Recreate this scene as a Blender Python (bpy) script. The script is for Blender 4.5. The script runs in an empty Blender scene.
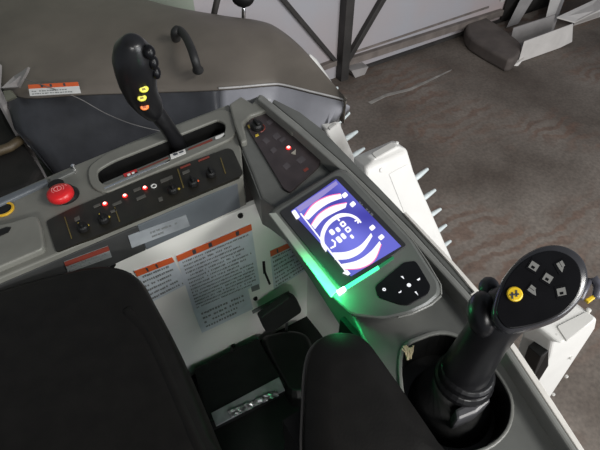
import bpy, bmesh, math, random
from mathutils import Vector, Matrix
random.seed(7)
SC = bpy.context.scene
COL = SC.collection
V = Vector
# ------------------------------------------------------------------ camera
F = 480.0
PIT = math.radians(48.0)
CP, SP = math.cos(PIT), math.sin(PIT)
CAM = V((0.0, 0.0, 2.4))

def ray(x, y):
    u = (x - 300.0) / F
    s = (225.0 - y) / F
    return V((u, CP + s * SP, -SP + s * CP))

def P(x, y, z):
    r = ray(x, y)
    return CAM + r * ((z - CAM.z) / r.z)

def PP(x, y, o, n):
    r = ray(x, y)
    return CAM + r * ((o - CAM).dot(n) / r.dot(n))

def Q(pts, z):
    return [P(x, y, z) for x, y in pts]

cd = bpy.data.cameras.new('camera')
cam = bpy.data.objects.new('camera', cd)
COL.objects.link(cam)
cam.location = CAM
cam.rotation_euler = (math.pi / 2 - PIT, 0, 0)
cd.sensor_fit = 'HORIZONTAL'
cd.sensor_width = 36.0
cd.lens = 36.0 * F / 600.0
cd.clip_start = 0.02
SC.camera = cam

# ------------------------------------------------------------------ materials
MATS = {}
def mat(name, col, rough=0.5, metal=0.0, var=0.12, scale=30.0, bump=0.0, coat=0.0, col2=None, spec=0.5):
    if name in MATS:
        return MATS[name]
    m = bpy.data.materials.new(name)
    m.use_nodes = True
    nt = m.node_tree
    b = nt.nodes['Principled BSDF']
    tc = nt.nodes.new('ShaderNodeTexCoord')
    nz = nt.nodes.new('ShaderNodeTexNoise')
    nz.inputs['Scale'].default_value = scale
    nz.inputs['Detail'].default_value = 5
    nt.links.new(tc.outputs['Object'], nz.inputs['Vector'])
    rp = nt.nodes.new('ShaderNodeValToRGB')
    a = [max(0, c * (1 - var)) for c in col]
    c2 = col2 if col2 else [min(1, c * (1 + var)) for c in col]
    rp.color_ramp.elements[0].position = 0.3
    rp.color_ramp.elements[1].position = 0.7
    rp.color_ramp.elements[0].color = (*a, 1)
    rp.color_ramp.elements[1].color = (*c2, 1)
    nt.links.new(nz.outputs['Fac'], rp.inputs['Fac'])
    nt.links.new(rp.outputs['Color'], b.inputs['Base Color'])
    b.inputs['Roughness'].default_value = rough
    b.inputs['Metallic'].default_value = metal
    b.inputs['Coat Weight'].default_value = coat
    b.inputs['Specular IOR Level'].default_value = spec
    if bump:
        bp = nt.nodes.new('ShaderNodeBump')
        bp.inputs['Strength'].default_value = bump
        bp.inputs['Distance'].default_value = 0.002
        n2 = nt.nodes.new('ShaderNodeTexNoise')
        n2.inputs['Scale'].default_value = scale * 8
        nt.links.new(tc.outputs['Object'], n2.inputs['Vector'])
        nt.links.new(n2.outputs['Fac'], bp.inputs['Height'])
        nt.links.new(bp.outputs['Normal'], b.inputs['Normal'])
    MATS[name] = m
    return m

def emit(name, col, strength):
    if name in MATS:
        return MATS[name]
    m = bpy.data.materials.new(name)
    m.use_nodes = True
    b = m.node_tree.nodes['Principled BSDF']
    b.inputs['Base Color'].default_value = (0.01, 0.01, 0.01, 1)
    b.inputs['Emission Color'].default_value = (*col, 1)
    b.inputs['Emission Strength'].default_value = strength
    MATS[name] = m
    return m

M_CONS = mat('console_plastic', (0.145, 0.145, 0.128), 0.45, var=0.12, scale=14, bump=0.08)
M_CONSD = mat('console_dark_plastic', (0.10, 0.103, 0.096), 0.42, var=0.15, scale=14, bump=0.08)
M_RAIL = mat('rail_plastic', (0.16, 0.162, 0.15), 0.4, var=0.15, scale=20)
M_PALE = mat('pale_trim', (0.62, 0.60, 0.56), 0.45, var=0.1)
M_BLUEG = mat('bluish_grey_plastic', (0.10, 0.112, 0.125), 0.35, var=0.15, scale=9)
M_SWP = mat('switch_panel_film', (0.013, 0.012, 0.009), 0.4, var=0.25, scale=30)
M_SWP2 = mat('hazard_panel_film', (0.035, 0.027, 0.028), 0.35, var=0.25, scale=30)
M_BLACK = mat('black_plastic', (0.008, 0.008, 0.008), 0.45, var=0.2, spec=0.3)
M_GLOSSB = mat('gloss_black', (0.005, 0.005, 0.006), 0.32, var=0.2, spec=0.2)
M_JOY = mat('joystick_plastic', (0.009, 0.009, 0.010), 0.32, var=0.15, spec=0.4)
M_RUBBER = mat('black_rubber', (0.015, 0.015, 0.015), 0.6, var=0.2, bump=0.15)
M_VINYL = mat('seat_vinyl', (0.0055, 0.005, 0.0045), 0.5, var=0.2, scale=40, bump=0.08, spec=0.22)
M_FLOORB = mat('cab_floor_rubber', (0.007, 0.0075, 0.0075), 0.6, var=0.25, bump=0.1, spec=0.2)
M_WHITE = mat('white_panel_paint', (0.74, 0.74, 0.71), 0.45, var=0.06, scale=6)
M_CASE = mat('white_case_plastic', (0.64, 0.63, 0.60), 0.4, var=0.04, scale=8)
M_CASEG = mat('case_grey_cap', (0.52, 0.51, 0.48), 0.45, var=0.04, scale=8)
M_TINE = mat('tine_plastic', (0.52, 0.57, 0.57), 0.4, var=0.1)
M_STICK = mat('sticker_silver', (0.52, 0.57, 0.62), 0.4, var=0.08)
M_STICKW = mat('sticker_white', (0.62, 0.62, 0.60), 0.45, var=0.05)
M_INK = mat('ink', (0.05, 0.055, 0.065), 0.5, var=0.1)
M_INKG = mat('ink_grey', (0.17, 0.18, 0.18), 0.5, var=0.1)
M_ORANGE = mat('orange_print', (0.62, 0.11, 0.03), 0.45, var=0.08)
M_RED = mat('red_plastic', (0.50, 0.012, 0.015), 0.35, var=0.08)
M_REDINK = mat('red_print', (0.40, 0.02, 0.02), 0.45, var=0.1)
M_DRED = mat('dull_red_print', (0.16, 0.03, 0.02), 0.45, var=0.1)
M_YEL = mat('yellow_plastic', (0.75, 0.50, 0.02), 0.35, var=0.06)
M_YELG = mat('yellow_green_plastic', (0.72, 0.68, 0.06), 0.35, var=0.06)
M_ORB = mat('orange_plastic', (0.85, 0.20, 0.03), 0.35, var=0.06)
M_YELR = mat('yellow_ring', (0.55, 0.33, 0.02), 0.4, var=0.1)
M_YMARK = mat('yellow_print', (0.45, 0.33, 0.04), 0.45, var=0.1)
M_WMARK = mat('white_print', (0.60, 0.60, 0.58), 0.45, var=0.05)
M_CHROME = mat('chrome', (0.75, 0.76, 0.78), 0.18, metal=1.0, var=0.05)
M_STEEL = mat('worn_steel', (0.35, 0.35, 0.36), 0.35, metal=0.9, var=0.25, scale=60)
M_COVER = mat('cover_plastic', (0.125, 0.108, 0.09), 0.5, var=0.16, scale=5, bump=0.05)
M_SKIRT = mat('cover_skirt_plastic', (0.035, 0.036, 0.04), 0.25, var=0.3, scale=7, bump=0.1)
M_SHEET = mat('sheet_metal', (0.34, 0.32, 0.31), 0.5, var=0.15, scale=5, metal=0.2)
M_SHEETL = mat('pale_sheet_metal', (0.60, 0.57, 0.54), 0.5, var=0.1, scale=5)
M_DSTEEL = mat('dark_frame_steel', (0.03, 0.027, 0.025), 0.6, var=0.3, scale=8)
M_RAILS = mat('rusty_rail_steel', (0.16, 0.135, 0.12), 0.6, var=0.25, scale=8)
M_SACK = mat('brown_sack_cloth', (0.085, 0.07, 0.062), 0.8, var=0.25, scale=6)
M_STRAW = mat('straw', (0.50, 0.43, 0.27), 0.7, var=0.2)
M_FOIL = mat('scuffed_metal', (0.55, 0.56, 0.57), 0.3, metal=0.9, var=0.5, scale=120)
M_MACH = mat('dark_machinery', (0.011, 0.0095, 0.008), 0.7, var=0.5, scale=9)
M_ICON = mat('icon_grey', (0.19, 0.19, 0.18), 0.4, var=0.05)
M_LED = emit('red_led', (1.0, 0.45, 0.38), 3.0)
M_LEDR = emit('red_led_rim', (1.0, 0.012, 0.012), 1.3)
M_GREEN = emit('green_led', (0.05, 1.0, 0.32), 1.6)
M_GREENH = emit('green_led_hot', (0.45, 1.0, 0.65), 8.0)
M_SCRW = emit('screen_white', (0.95, 0.92, 1.0), 0.85)
M_SCRL = emit('screen_lilac', (0.62, 0.66, 1.0), 1.0)
M_SCRR = emit('screen_red', (0.9, 0.15, 0.35), 0.9)
M_BTNW = emit('button_white', (0.95, 0.96, 1.0), 0.7)

# ------------------------------------------------------------------ object helpers
WORLD = {}
def empty(name, loc, label=None, cat=None, group=None, kind=None):
    o = bpy.data.objects.new(name, None)
    o.empty_display_size = 0.05
    COL.objects.link(o)
    o.location = loc
    WORLD[o.name] = V(loc)
    tag(o, label, cat, group, kind)
    return o

def tag(o, label=None, cat=None, group=None, kind=None):
    if label: o['label'] = label
    if cat: o['category'] = cat
    if group: o['group'] = group
    if kind: o['kind'] = kind
    return o

def part(name, bm, m, parent=None, smooth=False, bevel=0.0, seg=2, sub=0, label=None, angle=35):
    bmesh.ops.recalc_face_normals(bm, faces=bm.faces)
    mn = V((1e9,) * 3); mx = V((-1e9,) * 3)
    for v in bm.verts:
        for i in range(3):
            mn[i] = min(mn[i], v.co[i]); mx[i] = max(mx[i], v.co[i])
    c = (mn + mx) / 2
    for v in bm.verts:
        v.co -= c
    me = bpy.data.meshes.new(name)
    for f in bm.faces:
        f.smooth = smooth
    bm.to_mesh(me)
    bm.free()
    me.materials.append(m)
    o = bpy.data.objects.new(name, me)
    COL.objects.link(o)
    if parent is not None:
        o.parent = parent
        o.location = c - WORLD[parent.name]
    else:
        o.location = c
    WORLD[o.name] = c
    if bevel:
        b = o.modifiers.new('bevel', 'BEVEL')
        b.width = bevel; b.segments = seg; b.limit_method = 'ANGLE'; b.angle_limit = math.radians(angle)
        b.harden_normals = False
    if sub:
        s = o.modifiers.new('subsurf', 'SUBSURF')
        s.levels = sub; s.render_levels = sub
    if label: o['label'] = label
    return o

def prism(top, down, bm=None):
    bm = bm or bmesh.new()
    if not isinstance(down, V): down = V((0, 0, -down))
    a = [bm.verts.new(p) for p in top]
    b = [bm.verts.new(p + down) for p in top]
    n = len(a)
    bm.faces.new(a)
    bm.faces.new(b[::-1])
    for i in range(n):
        j = (i + 1) % n
        bm.faces.new((a[j], a[i], b[i], b[j]))
    return bm

def loft(rings, bm=None, cap0=True, cap1=True, closed=True):
    bm = bm or bmesh.new()
    vs = [[bm.verts.new(p) for p in r] for r in rings]
    n = len(vs[0])
    for k in range(len(vs) - 1):
        for i in range(n if closed else n - 1):
            j = (i + 1) % n
            bm.faces.new((vs[k][i], vs[k][j], vs[k + 1][j], vs[k + 1][i]))
    if cap0: bm.faces.new(vs[0][::-1])
    if cap1: bm.faces.new(vs[-1])
    return bm

def frame_ring(outer, inner, down, bm=None):
    bm = bm or bmesh.new()
    d = V((0, 0, -down)) if not isinstance(down, V) else down
    n = len(outer)
    o = [bm.verts.new(p) for p in outer]; i_ = [bm.verts.new(p) for p in inner]
    ob = [bm.verts.new(p + d) for p in outer]; ib = [bm.verts.new(p + d) for p in inner]
    for k in range(n):
        j = (k + 1) % n
        bm.faces.new((o[k], o[j], i_[j], i_[k]))
        bm.faces.new((ob[k], ob[j], o[j], o[k]))
        bm.faces.new((i_[k], i_[j], ib[j], ib[k]))
        bm.faces.new((ib[k], ib[j], ob[j], ob[k]))
    return bm

def basis(n):
    n = n.normalized()
    u = n.cross(V((0, 0, 1)))
    if u.length < 1e-4: u = V((1, 0, 0))
    u.normalize()
    return u, n.cross(u).normalized(), n

def circ(c, n, r, k=24, ph=0.0):
    u, v, n = basis(n)
    return [c + u * (r * math.cos(ph + 2 * math.pi * i / k)) + v * (r * math.sin(ph + 2 * math.pi * i / k)) for i in range(k)]

def lathe(c, n, prof, k=24, bm=None):
    """prof: list of (radius, height along n)"""
    n = n.normalized()
    return loft([circ(c + n * h, n, max(r, 1e-4), k) for r, h in prof], bm)

def tube(pts, rad, k=12, bm=None, ends=True):
    if not isinstance(rad, (list, tuple)): rad = [rad] * len(pts)
    rings = []
    u = None
    for i, p in enumerate(pts):
        t = (pts[min(i + 1, len(pts) - 1)] - pts[max(i - 1, 0)]).normalized()
        if u is None:
            u, v, _ = basis(t)
        u = (u - t * u.dot(t)).normalized()
        v = t.cross(u)
        rings.append((p, u.copy(), v.copy(), rad[i], t))
    R = []
    def ring(p, u, v, r): return [p + u * (r * math.cos(2 * math.pi * i / k)) + v * (r * math.sin(2 * math.pi * i / k)) for i in range(k)]
    if ends:
        p, u, v, r, t = rings[0]
        R.append(ring(p - t * r * 0.45, u, v, r * 0.55)); R.append(ring(p - t * r * 0.25, u, v, r * 0.85))
    for p, u, v, r, t in rings: R.append(ring(p, u, v, r))
    if ends:
        p, u, v, r, t = rings[-1]
        R.append(ring(p + t * r * 0.25, u, v, r * 0.85)); R.append(ring(p + t * r * 0.45, u, v, r * 0.55))
    return loft(R, bm)

def ellipsoid(c, ax, k=20, m=12, bm=None):
    bm = bm or bmesh.new()
    R = []
    for j in range(1, m):
        th = math.pi * j / m
        R.append([c + ax[2] * math.cos(th) + (ax[0] * math.cos(2 * math.pi * i / k) + ax[1] * math.sin(2 * math.pi * i / k)) * math.sin(th) for i in range(k)])
    return loft(R, bm)

def box(c, ax, ay, az, bm=None):
    """half-extent axis vectors"""
    t = [c + az - ax - ay, c + az + ax - ay, c + az + ax + ay, c + az - ax + ay]
    return prism(t, az * -2.0, bm)

def rnd(pts, r=4.0, k=4):
    """round the corners of a pixel/2D or 3D polygon"""
    out = []
    n = len(pts)
    D = len(pts[0])
    for i in range(n):
        a, b, c = V(pts[i - 1]), V(pts[i]), V(pts[(i + 1) % n])
        d1, d2 = (a - b), (c - b)
        rr = min(r, d1.length * 0.45, d2.length * 0.45)
        p1, p2 = b + d1.normalized() * rr, b + d2.normalized() * rr
        for j in range(k + 1):
            t = j / k
            q = p1 * (1 - t) ** 2 + b * (2 * t * (1 - t)) + p2 * t * t
            out.append(tuple(q))
    return out

def spline(pts, k=5, closed=True):
    out = []
    n = len(pts)
    rng = range(n) if closed else range(n - 1)
    for i in rng:
        g = (lambda q: V(pts[q % n])) if closed else (lambda q: V(pts[max(0, min(n - 1, q))]))
        p0, p1, p2, p3 = g(i - 1), g(i), g(i + 1), g(i + 2)
        for j in range(k):
            t = j / k
            out.append(tuple(0.5 * (2 * p1 + (p2 - p0) * t + (2 * p0 - 5 * p1 + 4 * p2 - p3) * t * t + (3 * p1 - p0 - 3 * p2 + p3) * t ** 3)))
    if not closed: out.append(tuple(pts[-1]))
    return out

def inset2(pts, f, c=None):
    if c is None:
        c = sum((V(p) for p in pts), V([0] * len(pts[0]))) / len(pts)
    else: c = V(c)
    return [tuple(c + (V(p) - c) * f) for p in pts]

def prism_hole(outer, hole, th):
    """plate of thickness th with an opening right through it"""
    bm = bmesh.new()
    rings = []
    for dz in (0.0, -th):
        es = []
        vv = []
        for loop in (outer, hole):
            vs_ = [bm.verts.new(p + V((0, 0, dz))) for p in loop]
            vv.append(vs_)
            for k in range(len(vs_)):
                es.append(bm.edges.new((vs_[k], vs_[(k + 1) % len(vs_)])))
        bmesh.ops.triangle_fill(bm, use_beauty=True, use_dissolve=False, edges=es, normal=V((0, 0, 1)))
        rings.append(vv)
    for q in (0, 1):
        a, b = rings[0][q], rings[1][q]
        for k in range(len(a)):
            j = (k + 1) % len(a)
            bm.faces.new((a[k], a[j], b[j], b[k]))
    return bm

def mark(name, pts, z, m, parent, th=0.0015, rad=0.0, label=None):
    if rad: pts = rnd(pts, rad, 3)
    return part(name, prism(Q(pts, z), th), m, parent, label=label)

def quadframe(a, b, c, d):
    """bilinear map over four 3D corners: a=(0,0) b=(1,0) c=(1,1) d=(0,1)"""
    return lambda s, t: (a * (1 - s) + b * s) * (1 - t) + (d * (1 - s) + c * s) * t

def text_rows(fn, n, rows, s0, s1, t0, t1, fill=0.5, dens=26, rng=None, th=0.0008, ragged=0.3):
    rng = rng or random
    bm = bmesh.new()
    for r in range(rows):
        ta = t0 + (t1 - t0) * (r + 0.5 - fill / 2) / rows
        tb = t0 + (t1 - t0) * (r + 0.5 + fill / 2) / rows
        end = s1 - (s1 - s0) * (rng.random() ** 3) * ragged
        s = s0
        step = (s1 - s0) / dens
        while s < end - step * 0.5:
            w = step * rng.uniform(0.45, 0.9)
            if rng.random() < 0.9:
                k1, k2 = rng.uniform(0, 0.25), rng.uniform(0.75, 1)
                y0, y1 = ta + (tb - ta) * k1, ta + (tb - ta) * k2
                q = [fn(s, y0), fn(s + w, y0), fn(s + w, y1), fn(s, y1)]
                prism([p + n * th for p in q], n * -th, bm)
            s += step
    return bm
UP = V((0, 0, 1))

# vehicle directions on the plan
FWD = V((0.859, 0.511, 0.0))
LAT = V((0.511, -0.859, 0.0))
# ------------------------------------------------------------------ GARAGE
def floor_mat():
    m = bpy.data.materials.new('garage_concrete')
    m.use_nodes = True
    nt = m.node_tree; N = nt.nodes; L = nt.links
    b = N['Principled BSDF']
    tc = N.new('ShaderNodeTexCoord')
    def noise(s, d=6, dist=0.0):
        n = N.new('ShaderNodeTexNoise'); n.inputs['Scale'].default_value = s; n.inputs['Detail'].default_value = d
        n.inputs['Distortion'].default_value = dist
        L.new(tc.outputs['Object'], n.inputs['Vector']); return n
    def ramp(src, p0, c0, p1, c1):
        r = N.new('ShaderNodeValToRGB')
        r.color_ramp.elements[0].position = p0; r.color_ramp.elements[1].position = p1
        r.color_ramp.elements[0].color = (*c0, 1); r.color_ramp.elements[1].color = (*c1, 1)
        L.new(src, r.inputs['Fac']); return r
    def mix(f, a, c, mode='MIX'):
        x = N.new('ShaderNodeMix'); x.data_type = 'RGBA'; x.blend_type = mode
        if isinstance(f, float): x.inputs[0].default_value = f
        else: L.new(f, x.inputs[0])
        L.new(a, x.inputs[6]); L.new(c, x.inputs[7]); return x.outputs[2]
    base = ramp(noise(1.1, 9).outputs['Fac'], 0.36, (0.075, 0.058, 0.046), 0.66, (0.20, 0.172, 0.147))
    mud = ramp(noise(7, 6).outputs['Fac'], 0.3, (0.085, 0.045, 0.030), 0.75, (0.17, 0.10, 0.07))
    # tyre and crawler mud prints: slanted bars broken by noise
    mp = N.new('ShaderNodeMapping'); mp.inputs['Rotation'].default_value = (0, 0, math.radians(58))
    L.new(tc.outputs['Object'], mp.inputs['Vector'])
    wv = N.new('ShaderNodeTexWave'); wv.inputs['Scale'].default_value = 2.6; wv.inputs['Distortion'].default_value = 9.0
    wv.inputs['Detail'].default_value = 3; wv.inputs['Detail Scale'].default_value = 1.6
    L.new(mp.outputs['Vector'], wv.inputs['Vector'])
    patch = ramp(noise(1.0, 4, 0.4).outputs['Fac'], 0.45, (0, 0, 0), 0.56, (1, 1, 1))
    bars = ramp(wv.outputs['Fac'], 0.35, (0.15, 0.15, 0.15), 0.8, (1, 1, 1))
    msk = mix(1.0, patch.outputs['Color'], bars.outputs['Color'], 'MULTIPLY')
    soft = N.new('ShaderNodeMix'); soft.data_type = 'RGBA'; soft.blend_type = 'MULTIPLY'; soft.inputs[0].default_value = 1.0
    L.new(msk, soft.inputs[6]); soft.inputs[7].default_value = (0.65, 0.65, 0.65, 1)
    c = mix(soft.outputs[2], base.outputs['Color'], mud.outputs['Color'])
    fine = ramp(noise(45, 4).outputs['Fac'], 0.3, (0.78, 0.78, 0.78), 0.7, (1.15, 1.15, 1.15))
    c = mix(1.0, c, fine.outputs['Color'], 'MULTIPLY')
    L.new(c, b.inputs['Base Color'])
    b.inputs['Roughness'].default_value = 0.75
    bp = N.new('ShaderNodeBump'); bp.inputs['Strength'].default_value = 0.3; bp.inputs['Distance'].default_value = 0.01
    L.new(noise(25, 6).outputs['Fac'], bp.inputs['Height']); L.new(bp.outputs['Normal'], b.inputs['Normal'])
    return m

bm = prism([V((-4, -3, 0)), V((6, -3, 0)), V((6, 8, 0)), V((-4, 8, 0))], 0.1)
tag(part('floor', bm, floor_mat()), kind='structure')

FL_ = bpy.data.objects['floor']
scr_px = [(368, 102), (385, 94), (410, 88), (432, 78), (452, 69), (451, 70.5), (432, 80), (411, 90), (386, 96.5), (371, 104)]
part('scrape_mark', prism(Q(scr_px, 0.003), 0.003), mat('pale_scrape', (0.24, 0.225, 0.205), 0.8, var=0.3, scale=9), FL_)
WD = V((0.85, 0.527, 0)).normalized()
WN = V((0.527, -0.85, 0)).normalized()      # faces the camera
W0 = V((0.37, 4.03, 0))
def wallpt(k, z, off=0.0): return W0 + WD * k + V((0, 0, z)) + WN * off
def wp(x, y, off=0.0): return PP(x, y, W0 + WN * off, WN)

def wall_mat():
    m = bpy.data.materials.new('wall_sheet_paint')
    m.use_nodes = True
    nt = m.node_tree; N = nt.nodes; L = nt.links
    b = N['Principled BSDF']
    tc = N.new('ShaderNodeTexCoord')
    n = N.new('ShaderNodeTexNoise'); n.inputs['Scale'].default_value = 0.9; n.inputs['Detail'].default_value = 4
    L.new(tc.outputs['Object'], n.inputs['Vector'])
    r = N.new('ShaderNodeValToRGB')
    e = r.color_ramp.elements
    e[0].position = 0.3; e[0].color = (0.40, 0.33, 0.32, 1)
    e[1].position = 0.65; e[1].color = (0.36, 0.37, 0.40, 1)
    L.new(n.outputs['Fac'], r.inputs['Fac'])
    L.new(r.outputs['Color'], b.inputs['Base Color'])
    b.inputs['Roughness'].default_value = 0.6
    return m
M_WALL = wall_mat()
wall = part('wall_back', prism([wallpt(-5, 0), wallpt(5, 0), wallpt(5, 3.2), wallpt(-5, 3.2)], WN * -0.06), M_WALL)
tag(wall, kind='structure')
def wall_bar(name, a, b, w, th, m, off=0.0):
    d = (b - a).normalized(); s = WN.cross(d).normalized() * (w / 2)
    o = part(name, prism([a - s + WN * (off + th), b - s + WN * (off + th), b + s + WN * (off + th), a + s + WN * (off + th)], WN * -th), m, wall, bevel=0.004)
    return o
pb = wp(339, 79)
pb.z = 0.0
wall_bar('frame_post', pb, pb + V((0, 0, 3.1)), 0.085, 0.09, M_DSTEEL)
wall_bar('brace', wp(343, 63), wp(343, 63) + (wp(383, -6) - wp(343, 63)) * 1.6, 0.05, 0.05, M_DSTEEL)
wall_bar('brace', wp(334, 60), wp(334, 60) + (wp(276, -8) - wp(334, 60)) * 1.3, 0.035, 0.045, M_DSTEEL)
wall_bar('bottom_rail', wp(344, 61), wp(344, 61) + (wp(460, 24) - wp(344, 61)) * 1.4, 0.065, 0.05, M_RAILS)
wall_bar('bottom_rail', wp(334, 61), wp(290, 77), 0.05, 0.05, M_RAILS)
wall_bar('sheet_lap', wp(348, 54), wp(348, 54) + (wp(452, 19) - wp(348, 54)) * 1.4, 0.02, 0.012, M_RAILS)
sk = [wallpt(0.12, 0.004), wallpt(4.9, 0.004), wallpt(4.9, 0.03), wallpt(0.12, 0.03)]
part('ground_strip', prism([p + WN * 0.03 for p in sk], WN * -0.03), M_DSTEEL, wall)
part('gusset_plate', prism([p + WN * 0.1 for p in (wp(345, 66), wp(362, 62), wp(357, 73), wp(349, 73))], WN * -0.1), M_SHEET, wall)
part('wall_tint_patch', prism([wallpt(-5, 0.0, 0.012), wallpt(-1.3, 0.0, 0.012), wallpt(-1.3, 3.1, 0.012), wallpt(-5, 3.1, 0.012)], WN * -0.012), mat('greenish_sheet', (0.22, 0.25, 0.20), 0.6, scale=2), wall).name = 'greenish_sheet'  # greenish sheet over the left end of the wall

# --- scrap by the wall
def rolled(c0, c1, r, k=20, n=14):
    pts = [c0 + (c1 - c0) * (i / n) for i in range(n + 1)]
    return tube(pts, [r * (1 + 0.025 * math.sin(i * 1.7) - 0.1 * abs(i / n - 0.5)) for i in range(n + 1)], k)
s0 = P(478, 30, 0.13); s1 = P(512, 52, 0.13)
sack = empty('rolled_sack', (s0 + s1) / 2 - V((0, 0, 0.13)), 'dirty brown rolled sack lying on the floor left of the bent metal trough', 'sack')
part('sack_body', prism(Q(spline([(467, 16), (476, 12), (490, 19), (509, 32), (522, 44), (519, 54), (511, 60), (500, 55), (482, 45), (468, 34)], 3), 0.13), 0.13), M_SACK, sack, bevel=0.05, seg=4, angle=50)

tr = empty('metal_trough', P(545, 55, 0.0), 'bent pale sheet metal trough lying on the floor beside the brown rolled sack', 'scrap metal')
f0, f1, f2, f3, f4 = P(518, 63, 0.005), P(560, 48, 0.005), P(572, 42, 0.03), P(573, 24, 0.22), P(524, 42, 0.22)
part('front_sheet', prism([f0, f1, f2, f3, f4], V((0.01, 0.02, 0))), M_SHEETL, tr, bevel=0.003)
g4, g3 = P(512, 42, 0.16), P(562, 22, 0.16)
bk = V((-0.02, 0.25, 0))
part('bottom_sheet', prism([f0 + V((0, 0.02, 0.012)), f1 + V((0, 0.02, 0.012)), f1 + bk, f0 + bk], 0.01), M_SHEET, tr)
part('back_sheet', prism([f0 + bk, f1 + bk, f1 + bk + V((0, 0.05, 0.2)), f0 + bk + V((0, 0.05, 0.2))], V((0, 0.012, 0))), M_SHEET, tr)
part('torn_corner', prism([P(512, 66, 0.004), P(521, 57, 0.05), P(524, 59, 0.05), P(518, 66, 0.004)], V((0.01, 0.02, 0.0))), M_SHEETL, tr)

sb = empty('leaning_sheet', P(512, 28, 0.0), 'grey sheet metal blade leaning on the dark wall behind the brown sack', 'scrap metal')
a, b_, c = P(506, 28, 0.02), P(518, 24, 0.02), wp(540, -12, 0.05)
d = wp(526, -12, 0.05)
part('blade', prism([a, b_, c, d], V((0.02, 0.03, 0))), M_SHEET, sb, bevel=0.003)
sb = empty('leaning_strip', P(546, 32, 0.0), 'tall folded pale metal strip leaning upright behind the bent metal trough', 'scrap metal')
a, b_, c, d = P(541, 36, 0.02), P(548, 33, 0.02), wp(566, -14, 0.06), wp(553, -12, 0.06)
part('strip', prism([a, b_, c, d], V((0.015, 0.02, 0))), M_SHEETL, sb, bevel=0.003)
part('folded_edge', prism([b_, P(552, 33, 0.02), wp(569, -14, 0.04), c], V((0.015, 0.02, 0))), M_SHEET, sb)
sb = empty('floor_sheet', P(585, 18, 0.0), 'wide pale metal sheet lying past the trough at the right edge', 'scrap metal')
part('top_face', prism([P(557, 17, 0.16), P(600, -3, 0.16), P(640, -16, 0.16), P(640, -4, 0.16), P(603, 8, 0.16), P(575, 22, 0.12)], 0.012), M_SHEETL, sb)
part('folded_side', prism([P(575, 22, 0.12), P(603, 8, 0.16), P(640, -4, 0.16), P(640, 2, 0.0), P(603, 16, 0.0), P(573, 26, 0.0)], V((0.01, 0.015, 0))), M_SHEETL, sb)
sb = empty('stacked_board', wallpt(1.75, 0), 'grey board standing against the wall left of the leaning grey blade', 'board')
part('board_face', prism([P(476, 16, 0.0), P(492, 18, 0.0), wp(507, -12, 0.08), wp(488, -14, 0.08)], V((0.015, 0.02, 0))), M_SHEET, sb)
part('board_edge', prism([P(492, 18, 0.0), P(495, 17, 0.0), wp(512, -12, 0.08), wp(507, -12, 0.08)], V((0.015, 0.02, 0))), M_SHEETL, sb)
hollow = part('dark_board', prism([wallpt(2.1, 0.0, 0.03), wallpt(3.3, 0.0, 0.03), wallpt(3.3, 1.6, 0.03), wallpt(2.1, 1.6, 0.03)], WN * -0.02), M_MACH)
tag(hollow, 'large black board set against the wall behind the scrap metal', 'board')

# ------------------------------------------------------------------ VEHICLE SHELL
ZS, ZF, ZFL = 1.78, 1.78, 1.15
LN = V((0.511, -0.859, 0.0))         # normal of the side wall, faces the operator
LO = P(110, 262, 1.70)
def lp(x, y, off=0.0): return PP(x, y, LO + LN * off, LN)

fl = [V((-1.1, -0.5, ZFL)), V((0.7, -0.5, ZFL)), V((0.42, 0.2, ZFL)), V((0.1, 0.84, ZFL)), V((0.0, 0.76, ZFL)), V((-1.1, 0.1, ZFL))]
tag(part('cab_floor', prism(fl, 0.12), M_FLOORB, bevel=0.005), kind='structure')
body = part('vehicle_chassis', prism([V(p) + V((0, 0, -0.125)) for p in inset2(fl, 0.94)], 1.02), M_MACH)
tag(body, kind='structure')
rf = part('cab_roof', prism([V((-1.5, -1.0, 2.95)), V((0.25, -1.0, 2.95)), V((0.45, 0.1, 2.95)), V((0.0, 0.95, 2.95)), V((-1.5, 0.3, 2.95))], V((0, 0, 0.06))), M_CONSD, bevel=0.02)
tag(rf, kind='structure')

# ---- white side wall with the stickers
sp = empty('side_wall_panel', LO - V((0, 0, 0.55)), 'white lower wall panel with warning stickers under the side console', 'wall panel')
a0 = LO - FWD * 0.75; a1 = LO + FWD * 0.42
a2 = V((0.09, 0.81, 0)); a2 = LO + FWD * (a2 - LO).dot(FWD)
top = 1.697
pl = [V((a0.x, a0.y, top)), V((a1.x, a1.y, top)), V((a2.x, a2.y, 1.35)), V((a2.x, a2.y, ZFL + 0.001)), V((a0.x, a0.y, ZFL + 0.001))]
part('panel_sheet', prism(pl, LN * -0.012), M_WHITE, sp)
def sticker(px, header, hm=M_ORANGE, sm=M_STICK, rows=10, dens=26, htri=(), label=None, s=(0.05, 0.95), t=(0.1, 0.97), parent=sp, pfn=lp, n=LN, fill=0.45, off=0.0, ragged=0.3):
    c = [pfn(x, y, off + 0.0016) for x, y in px]
    st = part('sticker', prism(c, n * -0.0012), sm, parent, label=label)
    fn = quadframe(*[p + n * 0.0002 for p in c])
    if header:
        q = [fn(0, 0), fn(1, 0), fn(1, header), fn(0, header)]
        part('header_band', prism([p + n * 0.0008 for p in q], n * -0.0008), hm, st)
        for h in htri:
            hw = 0.022
            q = [fn(h - hw, header * 0.15), fn(h + hw, header * 0.15), fn(h + hw, header * 0.85), fn(h - hw, header * 0.85)]
            part('warning_mark', prism([p + n * 0.0014 for p in q], n * -0.0006), M_INK, st)
    part('printed_text', text_rows(fn, n, rows, s[0], s[1], max(t[0], header), t[1], fill, dens, ragged=ragged), M_INKG, st)
    return st
sticker([(176, 256), (251, 224), (260, 284), (194, 312)], 0.085, rows=15, dens=40, htri=(0.22, 0.43, 0.8), label='large silver warning sticker with orange heading')
sticker([(194, 312), (248, 289), (253, 309), (202, 333)], 0, rows=4, dens=16, label='lower silver sticker below the large one', s=(0.1, 0.9), t=(0.1, 0.9))
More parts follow.
